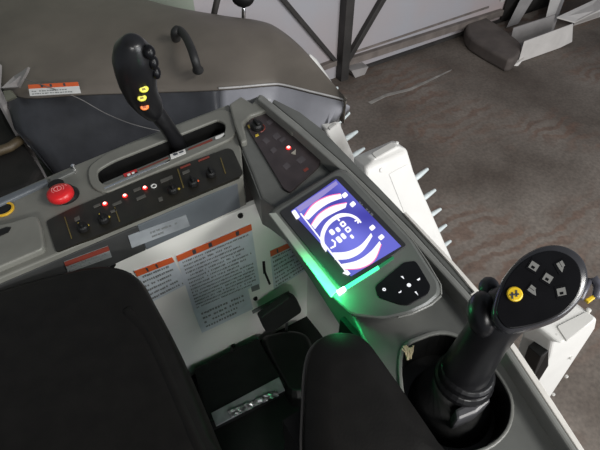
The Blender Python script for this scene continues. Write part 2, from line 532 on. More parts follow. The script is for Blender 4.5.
sticker([(134, 271), (172, 257), (187, 284), (152, 302)], 0.16, rows=6, dens=16, htri=(0.3, 0.55), label='small silver sticker with orange heading beside the seat')
sticker([(270, 251), (300, 238), (318, 262), (274, 290)], 0.13, rows=8, dens=18, htri=(0.22,), label='silver sticker with orange heading behind the monitor')
sticker([(-30, 285), (30, 268), (38, 283), (-30, 305)], 0.0, rows=3, dens=14, sm=M_STICKW, label='pale sticker at the far left')
part('small_tag', prism([lp(x, y, 0.002) for x, y in ((251, 287), (259, 284), (260, 289), (252, 292))], LN * -0.0015), M_INKG, sp)
for x, y in ((240, 215), (112, 264), (255, 298), (233, 345)):
    part('bolt', lathe(lp(x, y, 0.0), LN, [(0.006, 0), (0.006, 0.003), (0.0045, 0.006), (0.001, 0.0065)], 12), M_BLACK, sp, smooth=False)
for q in (((262.5, 262), (265, 261.5), (266, 273), (263.5, 274)), ((264, 273), (266, 272), (271, 284), (269, 285))):
    part('slot', prism([lp(x, y, 0.002) for x, y in q], LN * -0.0015), M_BLACK, sp)
part('pedal_slot', prism([lp(x, y, 0.002) for x, y in ((252, 311), (289, 291), (290, 294), (253, 314))], LN * -0.0015), M_INKG, sp)

# ---- front inner wall
OUT_PX = [(262, 94), (300, 125), (340, 160), (378, 196), (412, 230), (470, 294), (492, 322), (512, 350), (545, 400), (578, 450), (620, 520)]
OUT = Q(OUT_PX, ZF)
fw = [V((p.x, p.y, ZF - 0.06)) - LAT.orthogonal().normalized() * 0 for p in OUT]
inn = V((-0.78, -0.62, 0)) * 0.02
ring_t = [p + inn for p in fw]
bm = bmesh.new()
up_ = [bm.verts.new(p) for p in ring_t]
lo_ = [bm.verts.new(V((p.x, p.y, ZFL + 0.001))) for p in ring_t]
up2 = [bm.verts.new(p + inn * 0.7) for p in ring_t]
lo2 = [bm.verts.new(V((p.x, p.y, ZFL + 0.001)) + inn * 0.7) for p in ring_t]
for i in range(len(up_) - 1):
    bm.faces.new((up_[i], up_[i + 1], lo_[i + 1], lo_[i])); bm.faces.new((up2[i], lo2[i], lo2[i + 1], up2[i + 1]))
    bm.faces.new((up_[i], up2[i], up2[i + 1], up_[i + 1])); bm.faces.new((lo_[i], lo_[i + 1], lo2[i + 1], lo2[i]))
bm.faces.new((up_[0], lo_[0], lo2[0], up2[0])); bm.faces.new((up_[-1], up2[-1], lo2[-1], lo_[-1]))
tag(part('cab_front_wall', bm, M_WHITE), kind='structure')

# ------------------------------------------------------------------ SIDE CONSOLE
far = [(-60, 224), (0, 197), (60, 171), (140, 138), (229, 104)]
near = [(234, 124), (241, 148), (243, 176), (205, 191), (110, 231), (52, 256), (-60, 303)]
sc_ = empty('side_console', P(120, 200, 1.70), 'grey side console with long lever slot, switch strip and red stop button', 'control console')
slot_in = rnd([(97, 170), (112, 161), (218, 119), (226, 124), (224, 136), (160, 161), (105, 185), (98, 180)], 6, 3)
bo = part('console_body', prism_hole(Q(far + near, ZS), Q(slot_in, ZS), 0.08), M_CONS, sc_)
b = bo.modifiers.new('bevel', 'BEVEL'); b.width = 0.003; b.segments = 2; b.limit_method = 'ANGLE'; b.angle_limit = math.radians(40)
rim_o = rnd([(87, 167), (108, 152), (222, 108), (236, 114), (236, 136), (164, 168), (104, 193), (90, 186)], 8, 3)
part('slot_rim', frame_ring(Q(rim_o, ZS + 0.006), Q(slot_in, ZS + 0.006), 0.007), M_CONS, sc_, bevel=0.002)
tray = bmesh.new()
si = Q(slot_in, ZS + 0.002)
cen = sum(si, V((0, 0, 0))) / len(si)
si = [cen + (p - cen) * 0.985 for p in si]
loft([si, [p - V((0, 0, 0.055)) for p in si]], tray, cap0=False)
part('lever_slot', tray, M_BLACK, sc_)
part('slot_guide', prism(Q([(103, 183), (160, 159), (227, 131), (227, 136), (160, 165), (104, 189)], ZS + 0.004), 0.004), M_CONSD, sc_)
part('slot_trim', prism(Q([(104, 187.5), (170, 159.5), (170, 161), (104.5, 189)], ZS + 0.0065), 0.004), M_CHROME, sc_, label='bright chrome edge strip')
part('gear_label', prism(Q([(123, 174), (136, 169), (138, 172.5), (125, 177.5)], ZS + 0.006), 0.002), M_REDINK, sc_, label='red range label')
part('gear_label', prism(Q([(170, 154.5), (185, 149), (186, 153), (171, 159)], ZS + 0.007), 0.002), M_WMARK, sc_, label='white neutral label')
part('gear_label', prism(Q([(215, 137), (224, 133), (225, 136), (216, 140)], ZS + 0.006), 0.002), M_WMARK, sc_, label='small white label')
for q in (((173, 154), (177, 152.5), (178, 154), (174, 155.5)), ((179, 152), (183, 150.3), (183.6, 151.5), (179.6, 153.2))):
    part('label_glyph', prism(Q(q, ZS + 0.008), 0.001), M_INK, sc_)
for q in (((127, 174.2), (130, 173), (130.6, 174.5), (127.5, 175.7)), ((131.5, 172.4), (134, 171.4), (134.6, 172.8), (132, 173.8))):
    part('label_glyph', prism(Q(q, ZS + 0.007), 0.001), M_WMARK, sc_)
for q in (((139, 169.5), (168, 157), (168.4, 158.4), (139.4, 170.9)), ((188, 149), (212, 138.5), (212.4, 140), (188.4, 150.5))):
    part('range_stripe', prism(Q(q, ZS + 0.006), 0.002), M_DRED, sc_)
# switch strip
swp = [(46, 221), (70, 209), (150, 176), (228, 148), (233, 150), (243, 172), (240, 176), (120, 226), (56, 252)]
sw = part('switch_panel', prism(Q(rnd(swp, 3, 3), ZS + 0.003), 0.006), M_SWP, sc_, label='black switch strip with red lamps')
zt = ZS + 0.0045
def knob(x, y, r, parent, z0, marks=(), m=M_BLACK):
    k = part('knob', lathe(P(x, y, z0), UP, [(r, 0), (r, 0.007), (r * 0.85, 0.010), (0.0005, 0.0105)], 16), m, parent)
    c = P(x, y, z0) + V((0, 0, 0.0125))
    part('grip_bar', box(c, FWD * r * 0.2, LAT * r * 0.8, V((0, 0, 0.004))), m, k, bevel=0.001)
    for (mx, my, mm) in marks:
        part('dial_mark', lathe(P(mx, my, z0 + 0.001), UP, [(0.0022, 0), (0.0022, 0.0012)], 8), mm, parent)
knob(83.5, 229, 0.0095, sw, zt, ((79, 223.5, M_YMARK), (88, 225.5, M_YMARK)))
knob(104, 220.5, 0.0095, sw, zt, ((100, 214.5, M_YMARK), (109, 217, M_YMARK)))
knob(173, 191, 0.0095, sw, zt, ((169.5, 187, M_YMARK), (179, 189, M_YMARK)))
knob(193, 184, 0.0095, sw, zt, ((193, 178.5, M_ORANGE), (198, 181, M_ORANGE)))
knob(211, 175, 0.0095, sw, zt, ((209, 170, M_REDINK),))
def led(x, y, z, parent, s=1.0):
    l = part('indicator_lamp', lathe(P(x, y, z), UP, [(0.0046 * s, 0), (0.0044 * s, 0.0012), (0.003 * s, 0.002)], 16), M_LEDR, parent, label='lit red lamp')
    part('lens', lathe(P(x, y, z) + V((0, 0, 0.002)), UP, [(0.0029 * s, 0), (0.0024 * s, 0.0012), (0.001 * s, 0.0017)], 14), M_LED, l)
for x, y in ((105, 204), (125, 196), (145, 188)): led(x, y, zt, sw)
part('ring_mark', frame_ring(circ(P(153.7, 185.7, zt + 0.001), UP, 0.0055, 20), circ(P(153.7, 185.7, zt + 0.001), UP, 0.0035, 20), 0.0015), M_WMARK, sw)
for q in (((177, 169), (178.2, 168.6), (184, 187), (182.8, 187.5)), ((220, 158), (221, 157.6), (226, 173), (225, 173.4)), ((64, 217), (65, 216.6), (72, 238), (71, 238.4)), ((114, 207), (115, 206.6), (120, 221), (119, 221.4))):
    mark('divider_line', q, zt, mat('dull_yellow_line', (0.10, 0.075, 0.02), 0.5), sw, 0.001)
for q in (((74, 218), (79, 215.5), (80, 219), (75, 221.5)), ((93, 206), (100, 203), (101, 205), (94, 208)), ((112, 204), (121, 200), (122, 202.5), (113, 206)), ((133, 189.5), (140, 186.5), (141, 189), (134, 192)), ((136, 198), (145, 194), (146, 196.5), (137, 200.5)), ((160, 180), (172, 175), (173, 178), (161, 183)), ((158, 198), (162, 196.5), (163, 200), (159, 201.5)), ((182, 172), (189, 169), (190, 171.5), (183, 174.5)), ((110, 211), (116, 208.5), (117, 210.5), (111, 213))):
    mark('printed_text', q, zt, mat('faint_grey_print', (0.07, 0.068, 0.06), 0.5), sw, 0.001)
for q in (((180, 167), (190, 163), (190.5, 164.5), (180.5, 168.5)), ((198, 160), (209, 155.5), (209.5, 157), (198.5, 161.5))):
    mark('printed_text', q, zt, M_DRED, sw, 0.001)
# red stop button
bc = P(66, 196, ZS)
part('button_collar', lathe(bc, UP, [(0.024, 0), (0.024, 0.004), (0.019, 0.008), (0.018, 0.014)], 28), M_BLACK, sc_)
bt = P(59, 191, 1.803)
bt = V((bt.x, bt.y, 1.79))
rb = part('stop_button', lathe(bt, UP, [(0.020, -0.002), (0.0225, 0.002), (0.023, 0.006), (0.0222, 0.011), (0.019, 0.0145), (0.012, 0.0165), (0.003, 0.0172)], 32), M_RED, sc_, smooth=True, label='red mushroom push button')
part('button_stem', lathe(P(60, 192, ZS), UP, [(0.014, 0), (0.014, 0.02)], 16), M_BLACK, sc_)
sz = bt + V((-0.002, 0.002, 0.0172))
part('symbol', frame_ring(circ(sz, UP, 0.0072, 24), circ(sz, UP, 0.0058, 24), 0.002), mat('pink_print', (0.75, 0.28, 0.27), 0.4), rb)
part('symbol', box(sz, FWD * 0.0006, LAT * 0.0035, V((0, 0, 0.0006))), MATS['pink_print'], rb)
for sgn in (-1, 1):
    pts = [sz + (FWD * math.cos(a) + LAT * math.sin(a)) * 0.0105 * sgn - V((0, 0, 0.001)) for a in [math.radians(d) for d in range(-42, 43, 14)]]
    part('symbol', tube(pts, 0.0007, 6), MATS['pink_print'], rb)
part('symbol', box(bt + V((0.006, 0.012, 0.0148)), FWD * 0.004, LAT * 0.0008, V((0, 0, 0.001))), MATS['pink_print'], rb)
for x, y in ((70, 187), (72.5, 191)):
    part('button_text', box(P(x, y, ZS + 0.009), FWD * 0.003, LAT * 0.0018, V((0, 0, 0.0008))), M_WMARK, sc_)
# yellow ringed socket, ledge, screw, moulding
part('socket_ring', frame_ring(circ(P(3, 208.5, ZS + 0.004), UP, 0.018, 28), circ(P(3, 208.5, ZS + 0.004), UP, 0.0135, 28), 0.004), M_YELR, sc_, bevel=0.001, label='yellow ring around a round socket')
part('socket', lathe(P(3, 208.5, ZS), UP, [(0.0135, 0.0), (0.0133, 0.002)], 24), M_BLACK, sc_)
part('ledge_strip', prism(Q([(-60, 221), (0, 197), (46, 178), (48, 182), (0, 204), (-60, 229)], ZS + 0.008), 0.01), M_BLUEG, sc_, bevel=0.003)
part('ledge_strip', prism(Q([(49, 178), (72, 168), (75, 171), (51, 182)], ZS + 0.006), 0.008), M_CONSD, sc_, bevel=0.002)
part('screw', lathe(P(74, 168.5, ZS), UP, [(0.004, 0), (0.004, 0.008), (0.002, 0.010)], 12), M_CHROME, sc_)
part('moulding', prism(Q(rnd([(-60, 250), (-10, 226), (10, 222), (36, 214), (41, 226), (44, 248), (-60, 292)], 5, 3), ZS + 0.012), 0.014), M_CONS, sc_, bevel=0.008, seg=3)
part('moulding_slot', prism(Q([(-20, 237), (6, 227), (11, 227), (8, 232), (-20, 244)], ZS + 0.0135), 0.003), M_BLACK, sc_)
# face label
FO = P(110, 231, ZS); FN = LN
def fp(x, y, off=0.0): return PP(x, y, FO + FN * off, FN)
fo2 = P(205, 191, ZS)
fdir = (fo2 - FO).normalized(); FN = V((fdir.y, -fdir.x, 0)); 
if FN.y > 0: FN = -FN
fa, fb = FO - fdir * 0.32, FO + fdir * 0.245
facep = [fa + V((0, 0, -0.012)), fb + V((0, 0, -0.012)), fb + V((0, 0, -0.079)), fa + V((0, 0, -0.079))]
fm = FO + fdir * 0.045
def fascia(a, b, m, lab):
    q = [a + V((0, 0, -0.012)), b + V((0, 0, -0.012)), b + V((0, 0, -0.079)), a + V((0, 0, -0.079))]
    part('front_fascia', prism([p + FN * 0.003 for p in q], FN * -0.004), m, sc_, bevel=0.001, label=lab)
fascia(fm, fb, M_BLUEG, 'bluish grey lower fascia')
fascia(fa, fm - fdir * 0.001, mat('shaded_fascia_plastic', (0.035, 0.036, 0.036), 0.45), 'lower fascia with the seat shadow put into its colour')  # left part of the same fascia, seat shadow painted as darker plastic
sticker([(128, 236), (186, 215), (190, 226), (132, 248)], 0, rows=2, dens=26, parent=sc_, pfn=fp, n=FN, off=0.0035, s=(0.35, 0.9), t=(0.2, 0.85), sm=mat('worn_pale_sticker', (0.26, 0.28, 0.30), 0.4, var=0.35, scale=12), label='pale oblong sticker on the fascia', fill=0.5, ragged=0.8)
sticker([(64, 262), (108, 246), (112, 257), (68, 273)], 0.38, rows=2, dens=14, parent=sc_, pfn=fp, n=FN, off=0.0035, hm=M_DRED, sm=M_INKG, label='dark sticker with dull red heading')

# ------------------------------------------------------------------ SHIFT LEVER (stands in the slot)
ba = P(181, 152, ZS - 0.05)
LVN = V((0, -1, 0.0))
def vp(x, y, d=0.0): return PP(x, y, V((ba.x, ba.y + d, ba.z)), V((0, 1, 0.35)).normalized())
sl = empty('shift_lever', ba, 'black shift lever with two yellow and one orange button in the side console slot', 'lever')
pts = [P(183, 158, ZS - 0.052), vp(176, 140), vp(165, 124), vp(153, 108)]
part('shaft', tube(pts, [0.017, 0.016, 0.0155, 0.017], 14), M_JOY, sl, smooth=True)
prof = [((154, 113), 11), ((149, 105), 15), ((142, 95), 17.0), ((138, 84), 18.5), ((136, 72), 20), ((134, 60), 20), ((133, 50), 17), ((133, 43), 11)]
gp = [vp(x, y) for (x, y), r in prof]
gr = [r * 0.00172 for c_, r in prof]
grip = part('grip', tube(gp, gr, 20), M_JOY, sl, smooth=True)
tc_ = (CAM - gp[3]).normalized()
for (x, y, m, sy) in ((143.8, 89.2, M_YELG, 0.054), (142, 98, M_YELG, 0.055), (144.5, 107, M_ORB, 0.050)):
    c = vp(x, y); c = c + (CAM - c).normalized() * sy
    c = CAM + ray(x, y).normalized() * (c - CAM).length
    n = (CAM - c).normalized()
    u = V((1, 0, 0.25)).normalized(); u = (u - n * u.dot(n)).normalized(); v = n.cross(u)
    r1 = [c + u * (0.0078 * math.cos(t)) + v * (0.0058 * math.sin(t)) for t in [2 * math.pi * i / 20 for i in range(20)]]
    k = part('button', loft([[p - n * 0.03 for p in r1], r1, [c + (p - c) * 0.8 + n * 0.0015 for p in r1]]), m, grip, smooth=False, label=('orange button' if m is M_ORB else 'yellow button'))
    part('button_symbol', box(c + n * 0.0018, u * 0.0028, v * 0.0018, n * 0.0004), mat('olive_ink', (0.22, 0.17, 0.02)) if m is not M_ORB else mat('rust_ink', (0.35, 0.06, 0.01)), k)
for (x, y, w) in ((149, 52, 0.010), (153, 62, 0.009), (156, 72, 0.008)):
    c = vp(x, y); n = (CAM - c).normalized(); c = c + n * 0.012
    u = V((1, 0.3, 0)).normalized(); v = n.cross(u)
    part('rocker_switch', ellipsoid(c, (u * w, v * 0.012, n * 0.012), 14, 8), M_GLOSSB, grip, smooth=True)

# ------------------------------------------------------------------ FRONT CONSOLE
fc = empty('front_console', P(300, 200, 1.70), 'dark grey front console carrying the lit monitor and running back to the joystick', 'control console')
inner = [(420, 560), (392, 470), (378, 400), (366, 345), (350, 312), (334, 288), (310, 252), (284, 214), (262, 198), (252, 172), (242, 148), (234, 124), (229, 104)]
outer_in = [(250, 99)] + OUT_PX
poly = inner + outer_in
rec_px = spline([(404, 352), (424, 338), (446, 334), (468, 343), (488, 362), (504, 384), (511, 404), (506, 428), (486, 446), (452, 452), (420, 436), (405, 396)], 4)
cb = part('console_body', prism_hole(Q(poly, ZF), Q(rec_px, ZF), 0.075), M_CONSD, fc)
b = cb.modifiers.new('bevel', 'BEVEL'); b.width = 0.004; b.segments = 2; b.limit_method = 'ANGLE'; b.angle_limit = math.radians(40)
rim_o = inset2(rec_px, 1.07)
part('recess_rim', frame_ring(Q(rim_o, ZF + 0.004), Q(rec_px, ZF + 0.004), 0.005), M_RAIL, fc, bevel=0.0015)
rr = Q(rec_px, ZF)
cen = sum(rr, V((0, 0, 0))) / len(rr)
tray = loft([[cen + (p - cen) * 0.99 for p in rr], [cen + (p - cen) * 0.93 - V((0, 0, 0.054)) for p in rr]], cap0=False)
part('joystick_recess', tray, M_BLACK, fc)
# outer rail and window channel
def strip(px_a, px_b, z, th): return prism(Q(px_a + px_b[::-1], z), th)
def offs(pts, dx, dy): return [(x + dx, y + dy) for x, y in pts]
railp = OUT_PX
part('outer_rail', strip(offs(railp, -5, 4.5), railp, ZF + 0.026, 0.03), M_RAIL, fc, bevel=0.003)
LEDGE = [(274, 99), (300, 112), (321, 128), (352, 160), (378, 186), (403, 212), (427, 238), (452, 264), (477, 293)]
part('outer_ledge', prism(Q([(272, 102), (300, 125), (340, 160), (378, 196), (412, 230), (470, 295)] + LEDGE[::-1], ZF + 0.004), 0.02), M_CONSD, fc, bevel=0.002)
part('pale_edge', strip([(470.5, 294), (492.5, 322), (512.5, 350), (545.5, 400), (578.5, 450), (620.5, 520)], [(475, 291), (497, 320), (517.5, 348), (551, 398), (584, 449), (627, 520)], ZF + 0.012, 0.02), M_PALE, fc, bevel=0.001)
part('pale_edge', strip([(404, 213), (427.5, 238.5), (452, 264.5), (476.5, 294)], [(406, 212), (429.8, 237), (454.5, 263), (480, 292)], ZF + 0.008, 0.02), M_PALE, fc)
part('groove', strip(offs(railp[2:], -9, 8), offs(railp[2:], -5, 4.5), ZF + 0.004, 0.006), M_BLACK, fc)
# raised shoulder blocks at the far end
part('shoulder', prism(Q([(229, 104), (241, 96), (252, 103), (259, 94), (263, 95), (300, 128), (292, 133), (268, 109), (251, 115), (243, 123), (247, 140), (241, 142), (234, 124)], ZF + 0.014), 0.016), M_CONS, fc, bevel=0.004)
# inner side face plates
def sideface(name, px, depth, m, tilt=V((0.0, 0.0, 0)), zt_=ZF - 0.004):
    t = Q(px, zt_)
    bmx = bmesh.new()
    A = [bmx.verts.new(p + V((-0.003, -0.002, 0))) for p in t]
    B = [bmx.verts.new(p + tilt + V((-0.003, -0.002, -depth))) for p in t]
    A2 = [bmx.verts.new(p + V((0.004, 0.003, 0))) for p in t]
    B2 = [bmx.verts.new(p + tilt + V((0.004, 0.003, -depth))) for p in t]
    n = len(t)
    for i in range(n - 1):
        bmx.faces.new((A[i], A[i + 1], B[i + 1], B[i])); bmx.faces.new((A2[i], B2[i], B2[i + 1], A2[i + 1]))
        bmx.faces.new((A[i], A2[i], A2[i + 1], A[i + 1])); bmx.faces.new((B[i], B[i + 1], B2[i + 1], B2[i]))
    bmx.faces.new((A[0], B[0], B2[0], A2[0])); bmx.faces.new((A[-1], A2[-1], B2[-1], B[-1]))
    return part(name, bmx, m, fc)
sideface('inner_face', [(243, 150), (252, 172), (262, 198), (276, 206)], 0.07, M_CONSD)
sideface('inner_face', [(342, 318), (366, 345), (378, 400), (392, 470)], 0.3, M_BLACK)
# hazard switch panel
hz = [(244, 122), (252, 114), (268, 110), (276, 114), (322, 156), (319, 166), (290, 192), (284, 189)]
hp = part('hazard_panel', prism(Q(rnd(hz, 5, 3), ZF + 0.005), 0.008), M_SWP2, fc, bevel=0.001, label='dark tilted switch panel with one red lamp')
zh = ZF + 0.0055
k = part('knob', lathe(P(257, 128, zh), UP, [(0.013, 0), (0.013, 0.008), (0.011, 0.012), (0.001, 0.0125)], 20), M_BLACK, hp)
part('grip_bar', box(P(257, 128, zh) + V((0, 0, 0.014)), FWD * 0.003, LAT * 0.010, V((0, 0, 0.004))), M_BLACK, k, bevel=0.001)
arc = [P(257, 128, zh) + V((math.cos(a), math.sin(a), 0)) * 0.0165 for a in [math.radians(d) for d in range(-60, 61, 15)]]
part('dial_arc', tube(arc, 0.0012, 6), M_DRED, hp)
mark('dial_mark', [(247.5, 125), (249, 124.5), (250, 127.5), (248.5, 128)], zh + 0.001, M_YMARK, hp)
mark('dial_mark', [(253, 119), (255, 118.5), (255.5, 120), (253.5, 120.5)], zh + 0.001, M_REDINK, hp)
mark('dial_mark', [(255, 135), (258, 133.5), (258.7, 135), (255.7, 136.5)], zh + 0.001, M_YMARK, hp)
led(288.5, 148, zh, hp, 1.15)
mark('triangle_mark', [(291, 153), (296, 149), (295.5, 154.5)], zh + 0.001, mat('dim_white_print', (0.3, 0.28, 0.24), 0.5), hp)
for q in (((266, 122), (270, 119), (273, 122), (269, 125)), ((272, 136), (277, 132), (281, 136), (276, 140)), ((262, 140), (266, 137), (270, 141), (266, 144)), ((270, 150), (274, 146.5), (277, 150), (273, 153.5)), ((279, 140), (284, 136.5), (286, 139), (281.5, 142.5)), ((282, 166), (287, 162), (291, 166), (286, 170)), ((296, 160), (302, 155.5), (306, 159.5), (300, 164))):
    mark('printed_text', q, zh, mat('faint_purple_print', (0.06, 0.052, 0.056), 0.5), hp, 0.001)
mark('printed_text', [(303, 170), (307, 167), (309, 169), (305, 172)], zh, M_DRED, hp, 0.001)

# ------------------------------------------------------------------ MONITOR
ZM = 1.818
mo = empty('monitor', P(350, 240, ZF), 'lit monitor with blue screen and green light bar on the front console', 'monitor')
hous = rnd([(268, 212), (337, 169), (346, 170), (412, 240), (440, 284), (441, 295), (430, 305), (411, 314), (384, 320), (352, 316), (330, 296), (312, 272)], 6, 4)
cen2 = (352, 245)
top_in = [tuple(V(cen2) + (V(p) - V(cen2)) * 0.93) for p in hous]
R0 = Q(hous, ZF + 0.0005)
R0 = [V((p.x, p.y, ZF + 0.0005)) for p in Q(inset2(hous, 0.86, (362, 240)), ZM - 0.012)]
R1 = Q(hous, ZM - 0.012)
R2 = Q([tuple(V(cen2) + (V(p) - V(cen2)) * 0.985) for p in hous], ZM - 0.003)
R3 = Q([tuple(V(cen2) + (V(p) - V(cen2)) * 0.955) for p in hous], ZM)
M_HOUS = mat('monitor_housing_plastic', (0.095, 0.099, 0.092), 0.35, var=0.1, scale=20)
ho = part('housing', loft([R0, R1, R2, R3]), M_HOUS, mo)
part('edge_strip', tube(Q([(346, 171), (380, 205.5), (412, 240), (427, 262), (440.5, 285), (441, 294)], ZM - 0.010), 0.0018, 8), M_RAIL, mo, smooth=True)
part('edge_strip', tube(Q([(440.5, 296), (431, 304.5), (412, 313.5), (398, 317)], ZM - 0.010), 0.0022, 8), M_RAIL, mo, smooth=True, label='pale front lip')
bz = [(279, 212), (335, 176), (341, 176), (407, 245), (345, 289), (339, 286)]
part('side_strip', prism(Q([(268.5, 213), (276, 212.5), (338, 290), (331, 297), (313, 272)], ZM + 0.001), 0.004), mat('pale_green_grey_strip', (0.27, 0.29, 0.26), 0.4), mo, bevel=0.001, label='pale edge strip on the left')
be = part('bezel', prism(Q(rnd(bz, 3, 3), ZM + 0.002), 0.003), mat('bezel_black', (0.022, 0.022, 0.024), 0.4, var=0.15), mo, bevel=0.0008)
rs = random.Random(3)
g = quadframe(P(360, 201, ZM + 0.003), P(374, 215, ZM + 0.003), P(372, 217, ZM + 0.003), P(358, 203, ZM + 0.003))
part('printed_text', text_rows(g, UP, 1, 0, 1, 0, 1, 0.9, 6, rs, ragged=0), mat('faint_bezel_print', (0.10, 0.10, 0.12), 0.5), be)

def screen_mat():
    m = bpy.data.materials.new('screen_image')
    m.use_nodes = True
    nt = m.node_tree; N = nt.nodes; L = nt.links
    b = N['Principled BSDF']
    b.inputs['Base Color'].default_value = (0.01, 0.01, 0.02, 1)
    tc = N.new('ShaderNodeTexCoord')
    n = N.new('ShaderNodeTexNoise'); n.inputs['Scale'].default_value = 9; n.inputs['Detail'].default_value = 1
    L.new(tc.outputs['Object'], n.inputs['Vector'])
    r = N.new('ShaderNodeValToRGB')
    r.color_ramp.elements[0].position = 0.35; r.color_ramp.elements[0].color = (0.055, 0.05, 0.42, 1)
    r.color_ramp.elements[1].position = 0.7; r.color_ramp.elements[1].color = (0.20, 0.21, 0.85, 1)
    L.new(n.outputs['Fac'], r.inputs['Fac'])
    L.new(r.outputs['Color'], b.inputs['Emission Color'])
    b.inputs['Emission Strength'].default_value = 0.62
    b.inputs['Roughness'].default_value = 0.3
    return m
zs = ZM + 0.0035
scr = part('screen', prism(Q([(291, 211), (336, 179), (401, 246), (351, 276)], zs), 0.001), screen_mat(), mo, label='lit blue screen with white arcs')
ze = zs + 0.0006
def arcpart(name, o, i, m, z=ze):
    o = spline(o, 5, False); i = spline(i, 5, False)
    n = min(len(o), len(i))
    bmx = bmesh.new()
    A = [bmx.verts.new(p) for p in Q(o, z)]; B = [bmx.verts.new(p) for p in Q(i, z)]
    A2 = [bmx.verts.new(p - V((0, 0, 0.0005))) for p in Q(o, z)]; B2 = [bmx.verts.new(p - V((0, 0, 0.0005))) for p in Q(i, z)]
    for k in range(n - 1):
        bmx.faces.new((A[k], A[k + 1], B[k + 1], B[k])); bmx.faces.new((A2[k], B2[k], B2[k + 1], A2[k + 1]))
        bmx.faces.new((A[k], A2[k], A2[k + 1], A[k + 1])); bmx.faces.new((B[k], B[k + 1], B2[k + 1], B2[k]))
    bmx.faces.new((A[0], B[0], B2[0], A2[0])); bmx.faces.new((A[-1], A2[-1], B2[-1], B[-1]))
    return part(name, bmx, m, scr)
A1o = [(303.5, 218), (313, 205), (327, 197), (341, 194)]; A1i = [(308.5, 219.5), (319, 209.5), (330, 202.5), (342, 198)]
A2o = [(311.5, 225), (319, 214.6), (332, 206.5), (347, 203)]; A2i = [(315, 229), (323.5, 219), (334.5, 212.5), (345.5, 207.5)]
A3o = [(332.4, 252.5), (347, 251.5), (360.6, 245), (371, 233)]; A3i = [(335, 259.5), (349, 258.5), (362.5, 251), (372.5, 236)]
A4o = [(341.5, 264), (357, 260.5), (370, 252), (379.5, 241)]; A4i = [(343.6, 269), (360.6, 267.8), (374, 260), (381, 244)]
for o, i in ((A1o, A1i), (A2o, A2i), (A3o, A3i), (A4o, A4i)): arcpart('gauge_arc', o, i, M_SCRW)
arcpart('gauge_edge', offs(A1o, -0.8, -0.8), A1o, M_SCRR)
arcpart('gauge_edge', offs(A2o, -0.6, -0.8), A2o, M_SCRR)
arcpart('gauge_edge', offs(A4i, 0.7, 0.6), A4i, M_SCRR)
arcpart('gauge_ring', [(326, 252), (321, 244), (320.8, 233), (326.6, 222), (338, 214), (349, 213.6), (357, 217), (361.5, 222)], [(327.5, 247.5), (324.5, 242), (325, 233.5), (330, 224.5), (339, 218), (348.5, 216.2), (355.5, 219), (360.5, 223)], M_SCRW)
# the cluster of white digits in the middle of the dial
def digit(x, y, w, h, style=0):
    ux, uy = 0.66, 0.75; vx, vy = -0.8, 0.6       # along / across the reading direction, in image pixels
    def p(s, t): return (x + ux * s + vx * t, y + uy * s + vy * t)
    o = rnd([p(-w, -h), p(w, -h), p(w, h), p(-w, h)], 1.6, 3)
    if style == 0:
        i = rnd([p(-w * .4, -h * .45), p(w * .4, -h * .45), p(w * .4, h * .45), p(-w * .4, h * .45)], 0.5, 3)
        part('screen_digit', frame_ring(Q(o, ze), Q(i, ze), 0.0005), M_SCRW, scr)
    else:
        part('screen_digit', prism(Q(o, ze), 0.0005), M_SCRW, scr)
digit(343, 224, 2.8, 2.6); digit(348, 229.5, 2.8, 2.6)
digit(352, 236.5, 2.2, 1.4, 1); digit(338.5, 219.5, 1.8, 0.8, 1)
digit(338, 229.5, 2.6, 1.9, 1); digit(343.5, 236, 3.2, 1.9, 1)
digit(332, 232, 3.0, 2.2, 1); digit(339, 239.5, 3.4, 2.2, 1)
part('screen_digit', tube(Q([(332, 240), (335, 242), (335, 246), (331, 248)], ze), 0.0016, 6), M_SCRW, scr)
part('screen_digit', tube(Q([(355, 221), (358, 220), (358, 223)], ze), 0.0013, 6), M_SCRW, scr)
for x, y in ((344.5, 195), (352.5, 204), (372, 227.5), (381, 237)):
    q = rnd([(x - 3.2, y), (x + 0.8, y - 3.2), (x + 3.8, y), (x - 0.2, y + 3.4)], 1, 2)
    ic = part('screen_icon', prism(Q(q, ze), 0.0005), M_SCRW, scr)
    part('icon_glyph', prism(Q([(x - .6, y - .3), (x + .6, y - 1.0), (x + .8, y + .6)], ze + 0.0004), 0.0004), M_SCRL, ic)
arcpart('status_line', [(300, 213.5), (322, 242), (345.5, 272)], [(301.2, 213), (323.2, 241.3), (346.8, 271.2)], M_SCRW)
mark('status_box', [(291.5, 211.8), (295, 209.5), (300, 217), (296.5, 219.5)], ze, M_SCRW, scr, 0.0005, 1)
mark('status_box', [(342.5, 273), (347, 269.5), (350.5, 273.5), (348, 275.3)], ze, M_SCRW, scr, 0.0005)
arcpart('glow_band', [(296, 208), (318, 193), (336, 181)], [(300, 212), (320, 198), (338, 184)], emit('screen_pale_violet', (0.42, 0.36, 0.85), 0.5), ze - 0.0003)
# light bar
lb = part('light_bar', prism(Q([(344.6, 286), (378, 265.5), (379.5, 268), (346.4, 289)], ZM + 0.003), 0.003), M_GREEN, mo, label='green light bar')
part('light_bar', prism(Q([(379, 265), (393, 256), (394.2, 258), (380.4, 267.4)], ZM + 0.003), 0.003), emit('green_led_dim', (0.02, 0.5, 0.18), 0.25), mo, label='dim end of the green light bar')
part('light_bar', prism(Q([(337, 290.5), (344, 286.2), (346, 289.5), (339.5, 294)], ZM + 0.004), 0.004), M_GREENH, mo, label='brightest end of the green light bar')
